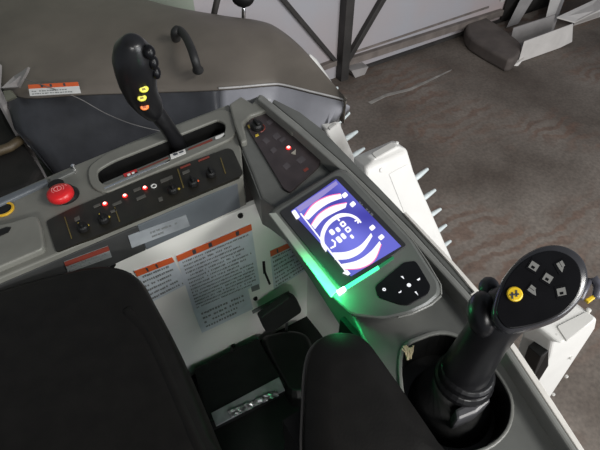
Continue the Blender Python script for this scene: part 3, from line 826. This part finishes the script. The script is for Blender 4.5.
# control pad
cpx = [(375, 286), (404, 262), (415, 260.5), (418, 264), (431, 286), (428, 294), (408, 305), (400, 304.5), (378, 297)]
pad = part('control_pad', prism(Q(rnd(cpx, 3, 3), ZM + 0.002), 0.003), M_GLOSSB, mo, bevel=0.0008, label='black keypad with white marks')
zp = ZM + 0.0026
part('key_mark', frame_ring(circ(P(384.2, 289.3, zp), UP, 0.0026, 18), circ(P(384.2, 289.3, zp), UP, 0.0011, 18), 0.0006), M_BTNW, pad)
part('key_mark', lathe(P(409, 285, zp), UP, [(0.0031, -0.0005), (0.003, 0.0004)], 16), M_BTNW, pad)
for q in (((400, 276), (403, 275.6), (404.8, 279.6)), ((414, 291.5), (416, 290.5), (419, 296)), ((397.8, 292.6), (402, 289.6), (401.6, 292.2), (399.6, 293.2)), ((416.2, 279.4), (420.4, 277), (420.6, 279.6), (418, 281))):
    mark('key_mark', inset2(q, 0.72), zp, M_BTNW, pad, 0.0006)

# ------------------------------------------------------------------ JOYSTICK
jb = P(452, 404, ZF - 0.053)
js = empty('joystick', jb, 'black joystick with five icon keys and a yellow button on the grip', 'joystick')
def jp(x, y, z): return P(x, y, z)
# boot block and collars along the shaft axis
axis0 = P(462, 381, 1.775); axis1 = P(500, 322, 1.925)
ad = (axis1 - axis0).normalized()
part('boot', loft([[V((p.x, p.y, jb.z)) for p in circ(P(450, 404, ZF - 0.05), UP, 0.058, 24)], circ(P(454, 394, ZF - 0.03), UP, 0.048, 24), circ(axis0 - ad * 0.01, ad, 0.036, 24), circ(axis0 + ad * 0.01, ad, 0.034, 24)]), M_RUBBER, js, smooth=True)
part('collar', lathe(axis0 + ad * 0.0, ad, [(0.036, 0), (0.039, 0.004), (0.039, 0.012), (0.035, 0.018)], 28), M_JOY, js, bevel=0.0015)
part('collar', lathe(axis0 + ad * 0.022, ad, [(0.033, 0), (0.036, 0.003), (0.035, 0.007), (0.032, 0.011)], 28), M_JOY, js, bevel=0.001)
part('boot_block', prism([P(455, 409, 1.782), P(476, 399, 1.782), P(488, 386, 1.782), P(491, 401, 1.782), P(477, 413, 1.782), P(457, 421, 1.782)], 0.05), mat('boot_grey', (0.07, 0.07, 0.076), 0.35), js, bevel=0.004, label='dark grey block at the foot of the stick')
neck = [P(461, 378, 1.785), P(470, 362, 1.82), P(483, 342, 1.865), P(495, 324, 1.905), P(511, 306, 1.935)]
part('shaft', tube(neck, [0.033, 0.030, 0.0275, 0.0275, 0.028], 20), M_JOY, js, smooth=True)
# head: loft in a plane tilted between up and the viewer
Hc = P(530, 290, 1.975)
Hn = (V((0, 0, 1)) * 0.75 + (CAM - Hc).normalized() * 0.5 + V((-0.05, -0.1, 0))).normalized()
head_px = spline([(492, 318), (494, 300), (503, 278), (518, 260), (536, 249), (554, 245.5), (571, 250), (583, 261), (587.5, 277), (584, 294), (574, 308), (560, 319), (541, 327), (520, 332), (503, 332)], 4)
ho_ = [PP(x, y, Hc, Hn) for x, y in head_px]
hc = sum(ho_, V((0, 0, 0))) / len(ho_)
def ringof(f, h, sh=V((0, 0, 0))): return [hc + (p - hc) * f + Hn * h + sh for p in ho_]
shd = V((-0.015, 0.0, 0.0))
hd = part('grip', loft([ringof(0.45, -0.050, shd * 1.2), ringof(0.70, -0.040, shd * 0.8), ringof(0.86, -0.028, shd * 0.4), ringof(0.96, -0.014), ringof(1.0, -0.004), ringof(0.985, 0.003), ringof(0.95, 0.007), ringof(0.90, 0.009)]), mat('grip_shell', (0.03, 0.03, 0.034), 0.25), js, smooth=True)
fpx = inset2(head_px, 0.89, (538, 289))
fpl = [PP(x, y, Hc + Hn * 0.010, Hn) for x, y in fpx]
face = part('keypad_face', prism(fpl, Hn * -0.004), M_GLOSSB, js, bevel=0.0012, label='flat black key face')
def hpnt(x, y, h=0.0108): return PP(x, y, Hc + Hn * h, Hn)
def icon(x, y, rot, kind):
    ca, sa = math.cos(math.radians(rot)), math.sin(math.radians(rot))
    def t(px, py): return (x + px * ca - py * sa, y + px * sa + py * ca)
    def pl(pts, m, nm, par, h=0.0109):
        return part(nm, prism([hpnt(*t(a, b), h) for a, b in pts], Hn * -0.0006), m, par)
    k = pl([(-6.2, -6.2), (6.2, -6.2), (6.2, 6.2), (-6.2, 6.2)], M_GLOSSB, 'key', face, 0.0105)
    if kind == 0:
        pl([(-4.4, -3.6), (4.4, -3.6), (4.4, 0.2), (-4.4, 0.2)], M_ICON, 'key_symbol', k)
        pl([(-4.4, 0.2), (-2.2, 0.2), (-2.2, 4), (-4.4, 4)], M_ICON, 'key_symbol', k)
        pl([(1.6, 0.2), (4.4, 0.2), (4.4, 4), (1.6, 4)], M_ICON, 'key_symbol', k)
        pl([(-2.2, 3.0), (1.6, 3.0), (1.6, 4), (-2.2, 4)], M_ICON, 'key_symbol', k)
    else:
        pl([(-4.6, -3.4), (1.4, -3.4), (1.4, -0.3), (-4.6, -0.3)], M_ICON, 'key_symbol', k)
        pl([(-4.6, 0.3), (1.4, 0.3), (1.4, 3.4), (-4.6, 3.4)], M_ICON, 'key_symbol', k)
        pl([(1.4, -2.2), (6.0, 2.6), (1.4, 3.4)], M_ICON, 'key_symbol', k)
icon(534, 266, 32, 0); icon(561.5, 266, 60, 1); icon(548, 278, 32, 0); icon(533, 290, 38, 1); icon(561.5, 291.5, -12, 0)
yc = hpnt(514.5, 294.5, 0.010)
u_, v_, _ = basis(Hn)
yb = part('yellow_button', lathe(yc, Hn, [(0.0078, -0.001), (0.0078, 0.0022), (0.0066, 0.003), (0.001, 0.0032)], 24), M_YEL, js, label='round yellow button')
part('button_symbol', box(hpnt(514.5, 294.5, 0.0134), (u_ * 0.8 + v_ * 0.6) * 0.0045, (v_ * 0.8 - u_ * 0.6) * 0.0008, Hn * 0.0004), M_INK, yb)
part('button_symbol', box(hpnt(512.5, 295.5, 0.0134), (v_ * 0.9 - u_ * 0.45) * 0.0035, (u_ * 0.9 + v_ * 0.45) * 0.0008, Hn * 0.0004), M_INK, yb)
part('button_symbol', box(hpnt(516.5, 293.5, 0.0134), (v_ * 0.9 - u_ * 0.45) * 0.0035, (u_ * 0.9 + v_ * 0.45) * 0.0008, Hn * 0.0004), M_INK, yb)
tb = P(482, 314, 1.925)
part('thumb_rest', ellipsoid(tb, (V((1, 0, 0)) * 0.016, V((0, 0.7, 0.7)) * 0.027, V((0, -0.7, 0.7)) * 0.022), 20, 12), M_JOY, js, smooth=True)
part('thumb_rest', ellipsoid(P(489, 288, 1.92), (V((1, 0, 0)) * 0.012, V((0, 0.7, 0.7)) * 0.014, V((0, -0.7, 0.7)) * 0.014), 18, 10), mat('thumb_grey', (0.04, 0.04, 0.046), 0.4), js, smooth=True)
tg = [PP(x, y, Hc - Hn * 0.012, Hn) for x, y in ((580, 298), (588, 280), (594, 279), (599, 287), (596, 297))]
part('trigger', tube(tg, [0.004, 0.0045, 0.005, 0.0055, 0.004], 10), mat('trigger_grey', (0.10, 0.10, 0.12), 0.3), js, smooth=True, label='grey hooked trigger')
part('trigger_tip', prism([PP(x, y, Hc - Hn * 0.010, Hn) for x, y in ((585, 299), (594, 294), (597, 297), (589, 303))], Hn * -0.006), M_YEL, js, bevel=0.001, label='yellow trigger tip')

# straw caught in the recess
st = empty('straw_tuft', P(408, 356, ZF), 'small tuft of dry straw at the rim of the joystick recess', 'straw')
for i in range(9):
    a = P(408 + random.uniform(-2, 4), 358 + random.uniform(-2, 2), ZF + 0.0055)
    b_ = P(402 + i * 1.4, 346 + random.uniform(-2, 3), ZF + 0.016)
    part('straw_stalk', tube([a, (a + b_) / 2 + V((0.001, 0, 0.002)), b_], 0.0011, 6), M_STRAW, st)

# ------------------------------------------------------------------ ARMREST, SEAT, PEDAL, FLOOR BOX
ar = empty('armrest', P(350, 400, ZFL), 'black padded armrest standing in front of the joystick', 'armrest')
apx = spline([(304, 470), (303, 410), (306, 365), (315, 345), (332, 336.5), (352, 337), (366, 345), (378, 360), (406, 400), (440, 450), (470, 495), (400, 530), (330, 530)], 4)
ZA = 1.845
AR = [p for p in Q(apx, ZA - 0.018)]
ac = sum(AR, V((0, 0, 0))) / len(AR)
def ars(f, z): return [V((ac.x + (p.x - ac.x) * f, ac.y + (p.y - ac.y) * f, z)) for p in AR]
part('pad', loft([ars(0.95, ZA - 0.06), ars(1.0, ZA - 0.05), ars(1.0, ZA - 0.018), ars(0.975, ZA - 0.006), ars(0.93, ZA), ars(0.5, ZA + 0.003)]), M_VINYL, ar, smooth=True)
part('piping', tube(AR + [AR[0]], 0.0028, 6, ends=False), mat('piping_vinyl', (0.10, 0.09, 0.085), 0.35), ar, smooth=True)
part('support_post', box(V((P(325, 430, ZA - 0.05).x - 0.02, P(325, 430, ZA - 0.05).y, (ZA - 0.06 + ZFL) / 2)), FWD * 0.02, LAT * 0.03, V((0, 0, (ZA - 0.06 - ZFL) / 2))), M_BLACK, ar)

se = empty('driver_seat', P(60, 380, ZFL), 'black vinyl operator seat at the lower left of the cab', 'seat')
ZC = 1.77
spx = spline([(-80, 330), (-30, 309), (20, 293), (60, 282), (95, 274), (122, 274), (143, 284), (159, 311), (178, 347), (198, 392), (222, 450), (250, 515), (120, 620), (-120, 620), (-150, 450)], 4)
SE = Q(spx, ZC - 0.03)
c0 = sum(SE, V((0, 0, 0))) / len(SE)
def ses(f, z, q=SE): return [V((c0.x + (p.x - c0.x) * f, c0.y + (p.y - c0.y) * f, z)) for p in q]
part('cushion', loft([ses(0.94, ZC - 0.13), ses(0.99, ZC - 0.10), ses(1.0, ZC - 0.05), ses(0.99, ZC - 0.02), ses(0.955, ZC - 0.003), ses(0.90, ZC + 0.002), ses(0.6, ZC)]), M_VINYL, se, smooth=True)
sm_ = [V(p) for p in spline([tuple(P(x, y, ZC - 0.006)) for x, y in ((128, 312), (148, 334), (165, 368), (183, 410), (203, 455), (235, 520))], 4, False)]
part('bolster_roll', tube(sm_, 0.010, 10), M_VINYL, se, smooth=True)
sbx = [V((c0.x + (p.x - c0.x) * 0.8, c0.y + (p.y - c0.y) * 0.8, ZC - 0.13)) for p in SE]
part('seat_base', prism(sbx, ZC - 0.13 - ZFL), M_BLACK, se)

# pedal in front of the side wall
PDO = 0.07
pe = empty('pedal', lp(283, 316, PDO), 'black rubber pedal sticking out of the white wall panel', 'pedal')
q = [lp(x, y, PDO) for x, y in rnd([(260, 319), (291, 297), (297, 299), (302, 310), (301, 313), (272, 333), (267, 334)], 2.5, 3)]
part('pedal_pad', prism(q, LN * -0.02), M_RUBBER, pe, bevel=0.003)
q0 = lp(272, 303, 0.0); q1 = lp(280, 316, PDO - 0.02)
part('pedal_arm', tube([q0, (q0 + q1) / 2 + V((0, 0, 0.005)), q1], [0.009, 0.008, 0.008], 10), M_STEEL, pe, smooth=True)
q0 = lp(287, 322, PDO - 0.005); q1 = lp(286, 333, 0.0)
part('pedal_stop', tube([q0, q1], 0.004, 8), M_STEEL, pe, smooth=True)

fb = empty('floor_box', P(250, 390, ZFL), 'low black box on the cab floor with a scuffed grey metal plate', 'floor box')
ZB = 1.215
part('box_body', prism(Q([(194, 368), (258, 337), (266, 352), (286, 384), (240, 408), (206, 424)], ZB), ZB - ZFL), M_FLOORB, fb, bevel=0.006)
part('box_bolt', lathe(P(232, 351, ZB), UP, [(0.005, 0), (0.005, 0.006), (0.002, 0.008)], 10), M_BLACK, fb)
part('metal_plate', prism(Q([(211, 413), (279, 377), (285, 390), (216, 426)], ZB + 0.004), 0.006), mat('dull_grey_plate', (0.20, 0.21, 0.22), 0.45, var=0.25), fb, bevel=0.001)
# scuffed, torn foil strip
bm = bmesh.new()
fq = quadframe(P(228, 412, ZB + 0.006), P(276, 391, ZB + 0.006), P(279, 396, ZB + 0.006), P(232, 418, ZB + 0.006))
rf_ = random.Random(11)
G = [[bm.verts.new(fq(i / 22, j / 3) + V((0, 0, rf_.uniform(0, 0.006)))) for i in range(23)] for j in range(4)]
for j in range(3):
    for i in range(22): bm.faces.new((G[j][i], G[j][i + 1], G[j + 1][i + 1], G[j + 1][i]))
part('scuffed_edge', bm, M_FOIL, fb, label='bright crumpled metal edge')
hump = spline([(262, 340), (276, 333), (294, 331), (308, 337), (314, 356), (314, 392), (292, 398), (276, 372)], 4)
hm = empty('floor_hump', P(290, 365, ZFL), 'rounded black cover on the cab floor below the pedal', 'floor cover')
part('cover_shell', loft([[V((p.x, p.y, ZFL + 0.001)) for p in Q(hump, 1.2)], Q(hump, 1.2), [p + V((0, 0, 0.015)) for p in Q(inset2(hump, 0.85), 1.2)]]), M_BLACK, hm, smooth=False, bevel=0.004)

# ------------------------------------------------------------------ HEADER COVER (outside, front left)
crease = spline([(2, 88), (25, 97), (80, 94), (140, 92), (200, 90), (235, 88), (270, 85), (283, 85.5), (310, 92), (335, 98), (346, 101)], 4, False)
outl = spline([(-110, -60), (0, -48), (80, -22), (140, -2), (180, 9), (225, 17), (255, 22), (277, 30), (300, 48), (325, 76), (347, 99)], 4, False)
skirt = spline([(50, 170), (62, 176), (100, 168), (150, 160), (200, 150), (235, 140), (265, 128), (285, 126), (310, 129), (332, 125), (349, 111)], 4, False)
lefts = spline([(14, 128), (35, 135), (85, 130), (140, 122), (200, 112), (235, 105), (270, 97), (283, 97), (310, 103), (336, 110), (350, 106)], 4, False)
n = len(crease)
rows = []
def blend(x, a, b): 
    t = min(1.0, max(0.0, (x - 150) / 90.0)); t = t * t * (3 - 2 * t)
    return a + (b - a) * t
rows.append([P(x, y, blend(x, 0.90, 1.08)) for x, y in skirt])
rows.append([P(x, y, blend(x, 1.10, 1.175)) for x, y in lefts])
C = [P(x, y, 1.22) for x, y in crease]
rows.append([p - V((0, 0, 0.012)) for p in C])
O = [P(x, y, 1.25) for x, y in outl]
m_sk = rows + [[C[i] + (O[i] - C[i]) * 0.02 + V((0, 0, 0.006)) for i in range(n)]]
hcv = empty('header_cover', P(180, 60, 0.0), 'large dark grey moulded cover with grab handle outside the cab front', 'machine cover')
def sheet(rws, th):
    bmx = bmesh.new()
    a = [[bmx.verts.new(p) for p in r] for r in rws]
    b2 = [[bmx.verts.new(p - V((0, 0, th))) for p in r] for r in rws]
    J, I = len(rws), len(rws[0])
    for j in range(J - 1):
        for i in range(I - 1):
            bmx.faces.new((a[j][i], a[j][i + 1], a[j + 1][i + 1], a[j + 1][i]))
            bmx.faces.new((b2[j][i], b2[j + 1][i], b2[j + 1][i + 1], b2[j][i + 1]))
    for i in range(I - 1):
        bmx.faces.new((a[0][i], b2[0][i], b2[0][i + 1], a[0][i + 1])); bmx.faces.new((a[-1][i], a[-1][i + 1], b2[-1][i + 1], b2[-1][i]))
    for j in range(J - 1):
        bmx.faces.new((a[j][0], a[j + 1][0], b2[j + 1][0], b2[j][0])); bmx.faces.new((a[j][-1], b2[j][-1], b2[j + 1][-1], a[j + 1][-1]))
    return bmx
ix = min(range(n), key=lambda i: abs(crease[i][0] - 216))
part('front_skirt', sheet([r[:ix + 1] for r in m_sk], 0.012), M_SKIRT, hcv, smooth=True, label='glossy dark front skirt')
part('skirt_sheen', sheet([r[ix:] for r in m_sk], 0.012), mat('skirt_sheen_plastic', (0.24, 0.24, 0.26), 0.22, var=0.12, scale=7), hcv, smooth=True, label='right end of the front skirt, coloured pale as a reflected sheen')  # right end of the skirt, its reflected sheen painted as paler plastic
tops = []
for t in (0.0, 0.04, 0.15, 0.3, 0.5, 0.7, 0.85, 0.95, 1.0):
    tops.append([C[i] + (O[i] - C[i]) * t + V((0, 0, 0.10 * math.sin(math.pi * min(1, t)) ** 0.8 * min(1.0, (O[i] - C[i]).length / 0.5))) for i in range(n)])
ou = [p + V((0, 0.02, -0.05)) for p in O]
tops.append(ou); tops.append([p + V((0.0, 0.02, -0.14)) for p in O])
part('top_shell', sheet(tops, 0.008), M_COVER, hcv, smooth=True, label='matt brownish grey top')
part('support_body', prism([P(60, 110, 1.0), P(180, 100, 1.0), P(290, 100, 1.0), P(300, 80, 1.0), P(240, 40, 1.0), P(100, 30, 1.0), P(20, 60, 1.0)], 1.0), M_MACH, hcv)
part('crease_highlight', tube([p + V((0, 0, 0.004)) for p in C[ix:]], 0.0045, 6), mat('crease_highlight_grey', (0.5, 0.49, 0.48), 0.3), hcv, smooth=True)  # pale bead paints the highlight along the crease
hz_ = 1.33
gh = [P(176, 38, hz_ + 0.0), P(175.5, 33, hz_ + 0.06), P(179, 30, hz_ + 0.07), P(185, 36, hz_ + 0.07), P(191, 48, hz_ + 0.07), P(195, 60, hz_ + 0.05), P(198, 71, hz_ - 0.01)]
gh = [V(p) for p in spline([tuple(p) for p in gh], 4, False)]
part('grab_handle', tube(gh, [0.022 if i < 8 else 0.018 for i in range(len(gh))], 12), M_RUBBER, hcv, smooth=True, label='black grab handle')
part('handle_foot', ellipsoid(P(177, 39, hz_ - 0.02), (V((0.03, 0, 0)), V((0, 0.03, 0)), V((0, 0, 0.02))), 14, 8), M_RUBBER, hcv, smooth=True)
part('handle_foot', ellipsoid(P(198, 70, hz_ - 0.025), (V((0.025, 0, 0)), V((0, 0.025, 0)), V((0, 0, 0.02))), 14, 8), M_RUBBER, hcv, smooth=True)
CN = V((0, -0.35, 0.93)).normalized()
co = P(54, 89, 1.29)
def cp_(x, y, off=0.0): return PP(x, y, co + CN * off, CN)
sticker([(28, 85), (78, 82), (81, 93), (30, 96)], 0.36, rows=2, dens=18, parent=hcv, pfn=cp_, n=CN, sm=M_STICKW, htri=(0.27, 0.45, 0.72), label='white warning label with orange heading', t=(0.5, 0.95))

# lamp on a bright stem beyond the cover
la = empty('work_lamp', P(244, 20, 1.1), 'black work lamp on a bright stem rising behind the dark cover', 'lamp')
lpos = V((P(244, 19, 1.22).x, P(244, 19, 1.22).y + 0.05, 0))
def lv(x, y): return PP(x, y, lpos, V((0, 1, 0)))
part('stem', tube([V((lpos.x, lpos.y, 0.02)), lv(243.5, 18), lv(243.7, 8)], [0.011, 0.011, 0.011], 10), M_CHROME, la, smooth=True)
part('lamp_head', ellipsoid(lv(243, -3), (V((0.062, 0, 0)), V((0, 0.05, 0)), V((0, 0, 0.052))), 18, 10), M_BLACK, la, smooth=True)
pz = lv(215, 12); pz.y = lpos.y
la = empty('bent_rod', V((pz.x, pz.y, 0.0)), 'dark slanted rod rising behind the cover left of the lamp', 'rod')
part('rod', tube([V((pz.x - 0.05, lpos.y, 0.02)), lv(214, 14), lv(219, -8)], 0.018, 10), M_DSTEEL, la, smooth=True)

# left of the cover: bracket and machinery
br = empty('sheet_bracket', P(14, 88, 0.95), 'torn pale sheet bracket at the left edge of the dark cover', 'bracket')
part('bracket_blade', prism([P(1, 88, 1.27), P(14, 76, 1.29), P(28, 67, 1.36), P(26, 72, 1.34), P(18, 87, 1.27)], V((0, 0.015, -0.012))), M_SHEET, br)
part('bracket_foot', prism([P(3, 91, 1.25), P(10, 90, 1.26), P(15, 97, 1.25), P(6, 101, 1.23)], V((0, 0.012, -0.012))), mat('olive_sheet', (0.17, 0.17, 0.13), 0.5), br)
part('bracket_post', tube([P(-3, 66, 1.29), P(-4, 90, 1.24), V((P(-4, 90, 1.2).x, P(-4, 90, 1.2).y, 0.0))], 0.02, 8), M_SHEET, br)
mc = part('side_machinery', prism([P(-120, 150, 1.0), P(-120, 95, 1.0), P(0, 95, 1.0), P(8, 120, 1.0), P(40, 168, 1.0), P(30, 185, 1.0), P(-60, 215, 1.0)], 0.99), M_MACH, bevel=0.02)
tag(mc, 'dark machine block between the side console and the cover at the far left', 'machinery')
pi = part('brown_pipe', tube([P(-20, 158, 1.022), P(10, 147, 1.022), P(20, 140, 1.022)], 0.022, 10), mat('brown_pipe_paint', (0.075, 0.055, 0.03), 0.5, var=0.3), smooth=True)
tag(pi, 'short brown pipe lying across the dark machine block at the left', 'pipe')
cw = part('pale_cord', tube([V(p) for p in spline([tuple(P(22, 78, 1.30)), tuple(P(48, 87, 1.30)), tuple(P(78, 98, 1.25)), tuple(P(105, 113, 1.17)), tuple(P(132, 124, 1.12)), tuple(P(160, 131, 1.07))], 5, False)], 0.0018, 6), mat('cord_grey', (0.14, 0.135, 0.13), 0.5), smooth=True)
tag(cw, 'thin pale cord trailing over the front of the dark cover', 'cord')

# ------------------------------------------------------------------ CROP LIFTER CASES
BK = V((-0.6, 0.8, 0))
def face_plane(rings):
    (z0, a, b2, _), (z1, c, d, _) = rings[1], rings[3]
    A, B, D = P(*a, z0), P(*b2, z0), P(*c, z1)
    n = (B - A).cross(D - A).normalized()
    if n.y > 0: n = -n
    return A, n
def case(name, label, rings, tines, panel=None, knobs=(), cap=None, extra=None):
    base = P(*rings[-1][1], rings[-1][0])
    e = empty(name, V((base.x, base.y, 0)), label, 'crop lifter case', 'white crop lifter cases in front of the cab')
    R = []
    A_, N_ = face_plane(rings)
    for i_, (z, fl_, fr_, th) in enumerate(rings):
        a, b2 = (P(*fl_, z), P(*fr_, z)) if i_ == 0 else (PP(*fl_, A_, N_), PP(*fr_, A_, N_))
        R.append([a, b2, b2 + BK * th, a + BK * th])
    k_ = (R[3][0].z - 0.02) / (R[1][0].z - R[3][0].z)
    R.append([R[3][q_] + (R[3][q_] - R[1][q_]) * k_ for q_ in range(4)])
    for v_ in R[4]: v_.z = 0.02
    part('case_body', loft(R), M_CASE, e, bevel=0.012, seg=3)
    if cap:
        z, q_ = cap
        part('end_cap', prism(Q(rnd(q_, 2, 3), z), 0.008), M_CASEG, e, bevel=0.003)
    for (z, a, b2) in tines:
        p0, p1 = PP(*a, A_ - N_ * 0.045, N_), PP(*b2, A_ - N_ * 0.045, N_)
        d = (p1 - p0)
        part('tine', tube([p0 - d * 0.4, p0 + d * 0.4, p1], [0.0145, 0.013, 0.008], 10), M_TINE, e, smooth=True)
    return e
R2 = [(1.10, (375, 160), (400, 146.5), 0.04), (1.05, (366.5, 168), (408, 150), 0.09), (1.0, (367, 180), (414.5, 172), 0.09), (0.3, (418, 300), (466, 290), 0.09)]
def zl(y, y0=172, z0=1.0, y1=290, z1=0.3): return z0 + (z1 - z0) * (y - y0) / (y1 - y0)
c2 = case('crop_lifter_case', 'white crop lifter case with pale tines rising directly beyond the monitor', R2,
     [(zl(y0), (x0 - 1, y0), (x1, y1)) for x0, y0, x1, y1 in ((415.6, 179, 427.5, 169), (422.3, 200, 435, 190), (428.7, 217, 440.5, 209), (434, 234.5, 446, 225), (440, 249, 450.5, 241))],
     cap=(1.104, [(371.5, 153), (392, 141.5), (397, 146), (376, 158)]))
A_, N_ = face_plane(R2)
part('inspection_cover', prism([PP(x, y, A_ + N_ * 0.003, N_) for x, y in ((389, 174), (408, 164), (440, 245), (421, 255))], N_ * -0.008), M_CASE, c2, bevel=0.002)
part('latch_knob', lathe(PP(381, 170, A_, N_), N_, [(0.010, -0.004), (0.010, 0.004), (0.007, 0.006)], 16), M_CASE, c2)
part('cap_bolt', lathe(P(397, 142.5, 1.09), UP, [(0.008, -0.03), (0.008, 0.0), (0.005, 0.003)], 12), M_CASE, c2)
R1 = [(1.10, (327, 129), (337, 123), 0.05), (1.08, (326, 131), (340, 122), 0.09), (1.03, (330, 140), (345, 134), 0.09), (0.3, (362, 215), (376, 206), 0.09)]
def zl1(y): return 1.03 + (0.3 - 1.03) * (y - 134) / (206 - 134)
case('crop_lifter_case', 'white crop lifter case half hidden by the front of the dark cover', R1,
     [(zl1(y0), (x0 - 1, y0), (x1, y1)) for x0, y0, x1, y1 in ((346.5, 139, 357, 131.5), (353.5, 156, 364, 148.5), (339, 122, 349, 113))],
     cap=(1.103, [(328, 127), (335, 122), (337, 124), (330, 129.5)]))
R3 = [(1.05, (562, 345), (594, 320), 0.09), (1.03, (552, 342), (598, 319), 0.11), (0.97, (549, 358), (596, 328), 0.11), (0.3, (518, 422), (546, 404), 0.10)]
c3 = case('crop_lifter_case', 'white crop lifter case right of the joystick grip', R3, [],
     cap=(1.055, [(557, 326), (587, 311), (594, 319), (567, 341)]))
A_, N_ = face_plane(R3)
for x, y in ((570, 357), (566, 376), (553, 394)):
    part('case_clip', lathe(PP(x, y, A_, N_), N_, [(0.007, -0.002), (0.007, 0.006), (0.004, 0.008)], 10), M_CASEG, c3)
part('bracket', prism([P(541, 357, 0.95), P(549, 350, 0.95), P(549, 366, 0.85), P(537, 385, 0.7), P(529, 385, 0.7)], V((-0.02, 0.05, -0.02))), M_BLACK, c3, bevel=0.004, label='black mounting bracket')
for x, y in ((588, 311), (555, 336)):
    part('cap_bolt', lathe(P(x, y, 1.04), UP, [(0.008, -0.03), (0.008, 0.008), (0.004, 0.010)], 12), M_CASEG, c3)
dv = empty('divider_rod', V((P(322, 84, 0.5).x, P(322, 84, 0.5).y, 0)), 'white pointed divider tip showing beyond the right edge of the dark cover', 'divider')
d0, d1 = P(309, 56, 0.85), P(332, 92, 0.55)
part('divider_tip', tube([d0, d0 + (d1 - d0) * 0.15, d0 + (d1 - d0) * 0.6, d1], [0.016, 0.03, 0.035, 0.035], 12), M_CASE, dv, smooth=True)
part('divider_leg', tube([d1, V((d1.x + 0.1, d1.y + 0.0, 0.0))], 0.03, 10), M_CASE, dv, smooth=True)
pk = P(337, 88, 0.6)
part('peg', tube([d1, pk], [0.014, 0.012], 8), M_TINE, dv, smooth=True)

# ------------------------------------------------------------------ LIGHT
w = bpy.data.worlds.new('world'); SC.world = w
w.use_nodes = True
bg = w.node_tree.nodes['Background']
bg.inputs['Color'].default_value = (0.80, 0.88, 1.0, 1)
bg.inputs['Strength'].default_value = 0.15

def area(name, loc, target, sx, sy, power, col=(1, 1, 1)):
    l = bpy.data.lights.new(name, 'AREA'); l.shape = 'RECTANGLE'; l.size = sx; l.size_y = sy
    l.energy = power; l.color = col
    o = bpy.data.objects.new(name, l); COL.objects.link(o)
    o.location = loc
    o.rotation_euler = (V(target) - V(loc)).to_track_quat('-Z', 'Y').to_euler()
    return o
area('doorway_daylight', (4.4, -1.8, 2.4), (0.6, 1.2, 0.6), 3.2, 3.0, 190, (0.97, 0.98, 1.0))
area('added_overhead_fill', (2.3, -0.6, 4.0), (0.3, 0.6, 1.0), 1.3, 0.35, 55, (1.0, 0.98, 0.94))  # unseen overhead lamp, added to brighten the white cab panel
area('added_back_fill', (0.5, -2.6, 3.4), (-0.2, 0.6, 1.4), 1.2, 0.3, 38, (1.0, 0.98, 0.95))  # unseen lamp behind the camera, added to lift the cab interior
# the green lamp of the monitor's light bar, at its bright end
gl = bpy.data.lights.new('green_lamp', 'POINT'); gl.energy = 0.05; gl.color = (0.02, 1.0, 0.26); gl.shadow_soft_size = 0.006
go = bpy.data.objects.new('green_lamp', gl); COL.objects.link(go)
go.location = P(337, 293, ZM + 0.012)
ga, gb = P(305, 252, ZM + 0.03), P(338, 296, ZM + 0.03)
gl = bpy.data.lights.new('added_green_glare', 'AREA'); gl.shape = 'RECTANGLE'; gl.size = 0.010; gl.size_y = (gb - ga).length  # strip lamp without a fixture, added for green lens glare beside the monitor
gl.energy = 0.12; gl.color = (0.02, 1.0, 0.26); gl.spread = math.radians(130)
go = bpy.data.objects.new('added_green_glare', gl); COL.objects.link(go)
gz = -(FWD * 0.55 + V((0, 0, -0.83))).normalized()
gy = (gb - ga).normalized(); gy = (gy - gz * gy.dot(gz)).normalized(); gx = gy.cross(gz)
go.matrix_world = Matrix.Translation((ga + gb) / 2 - FWD * 0.012) @ Matrix((gx, gy, gz)).transposed().to_4x4()

vs = SC.view_settings
vs.view_transform = 'Standard'; vs.look = 'None'; vs.gamma = 1.0; vs.exposure = 0.55; vs.use_curve_mapping = False
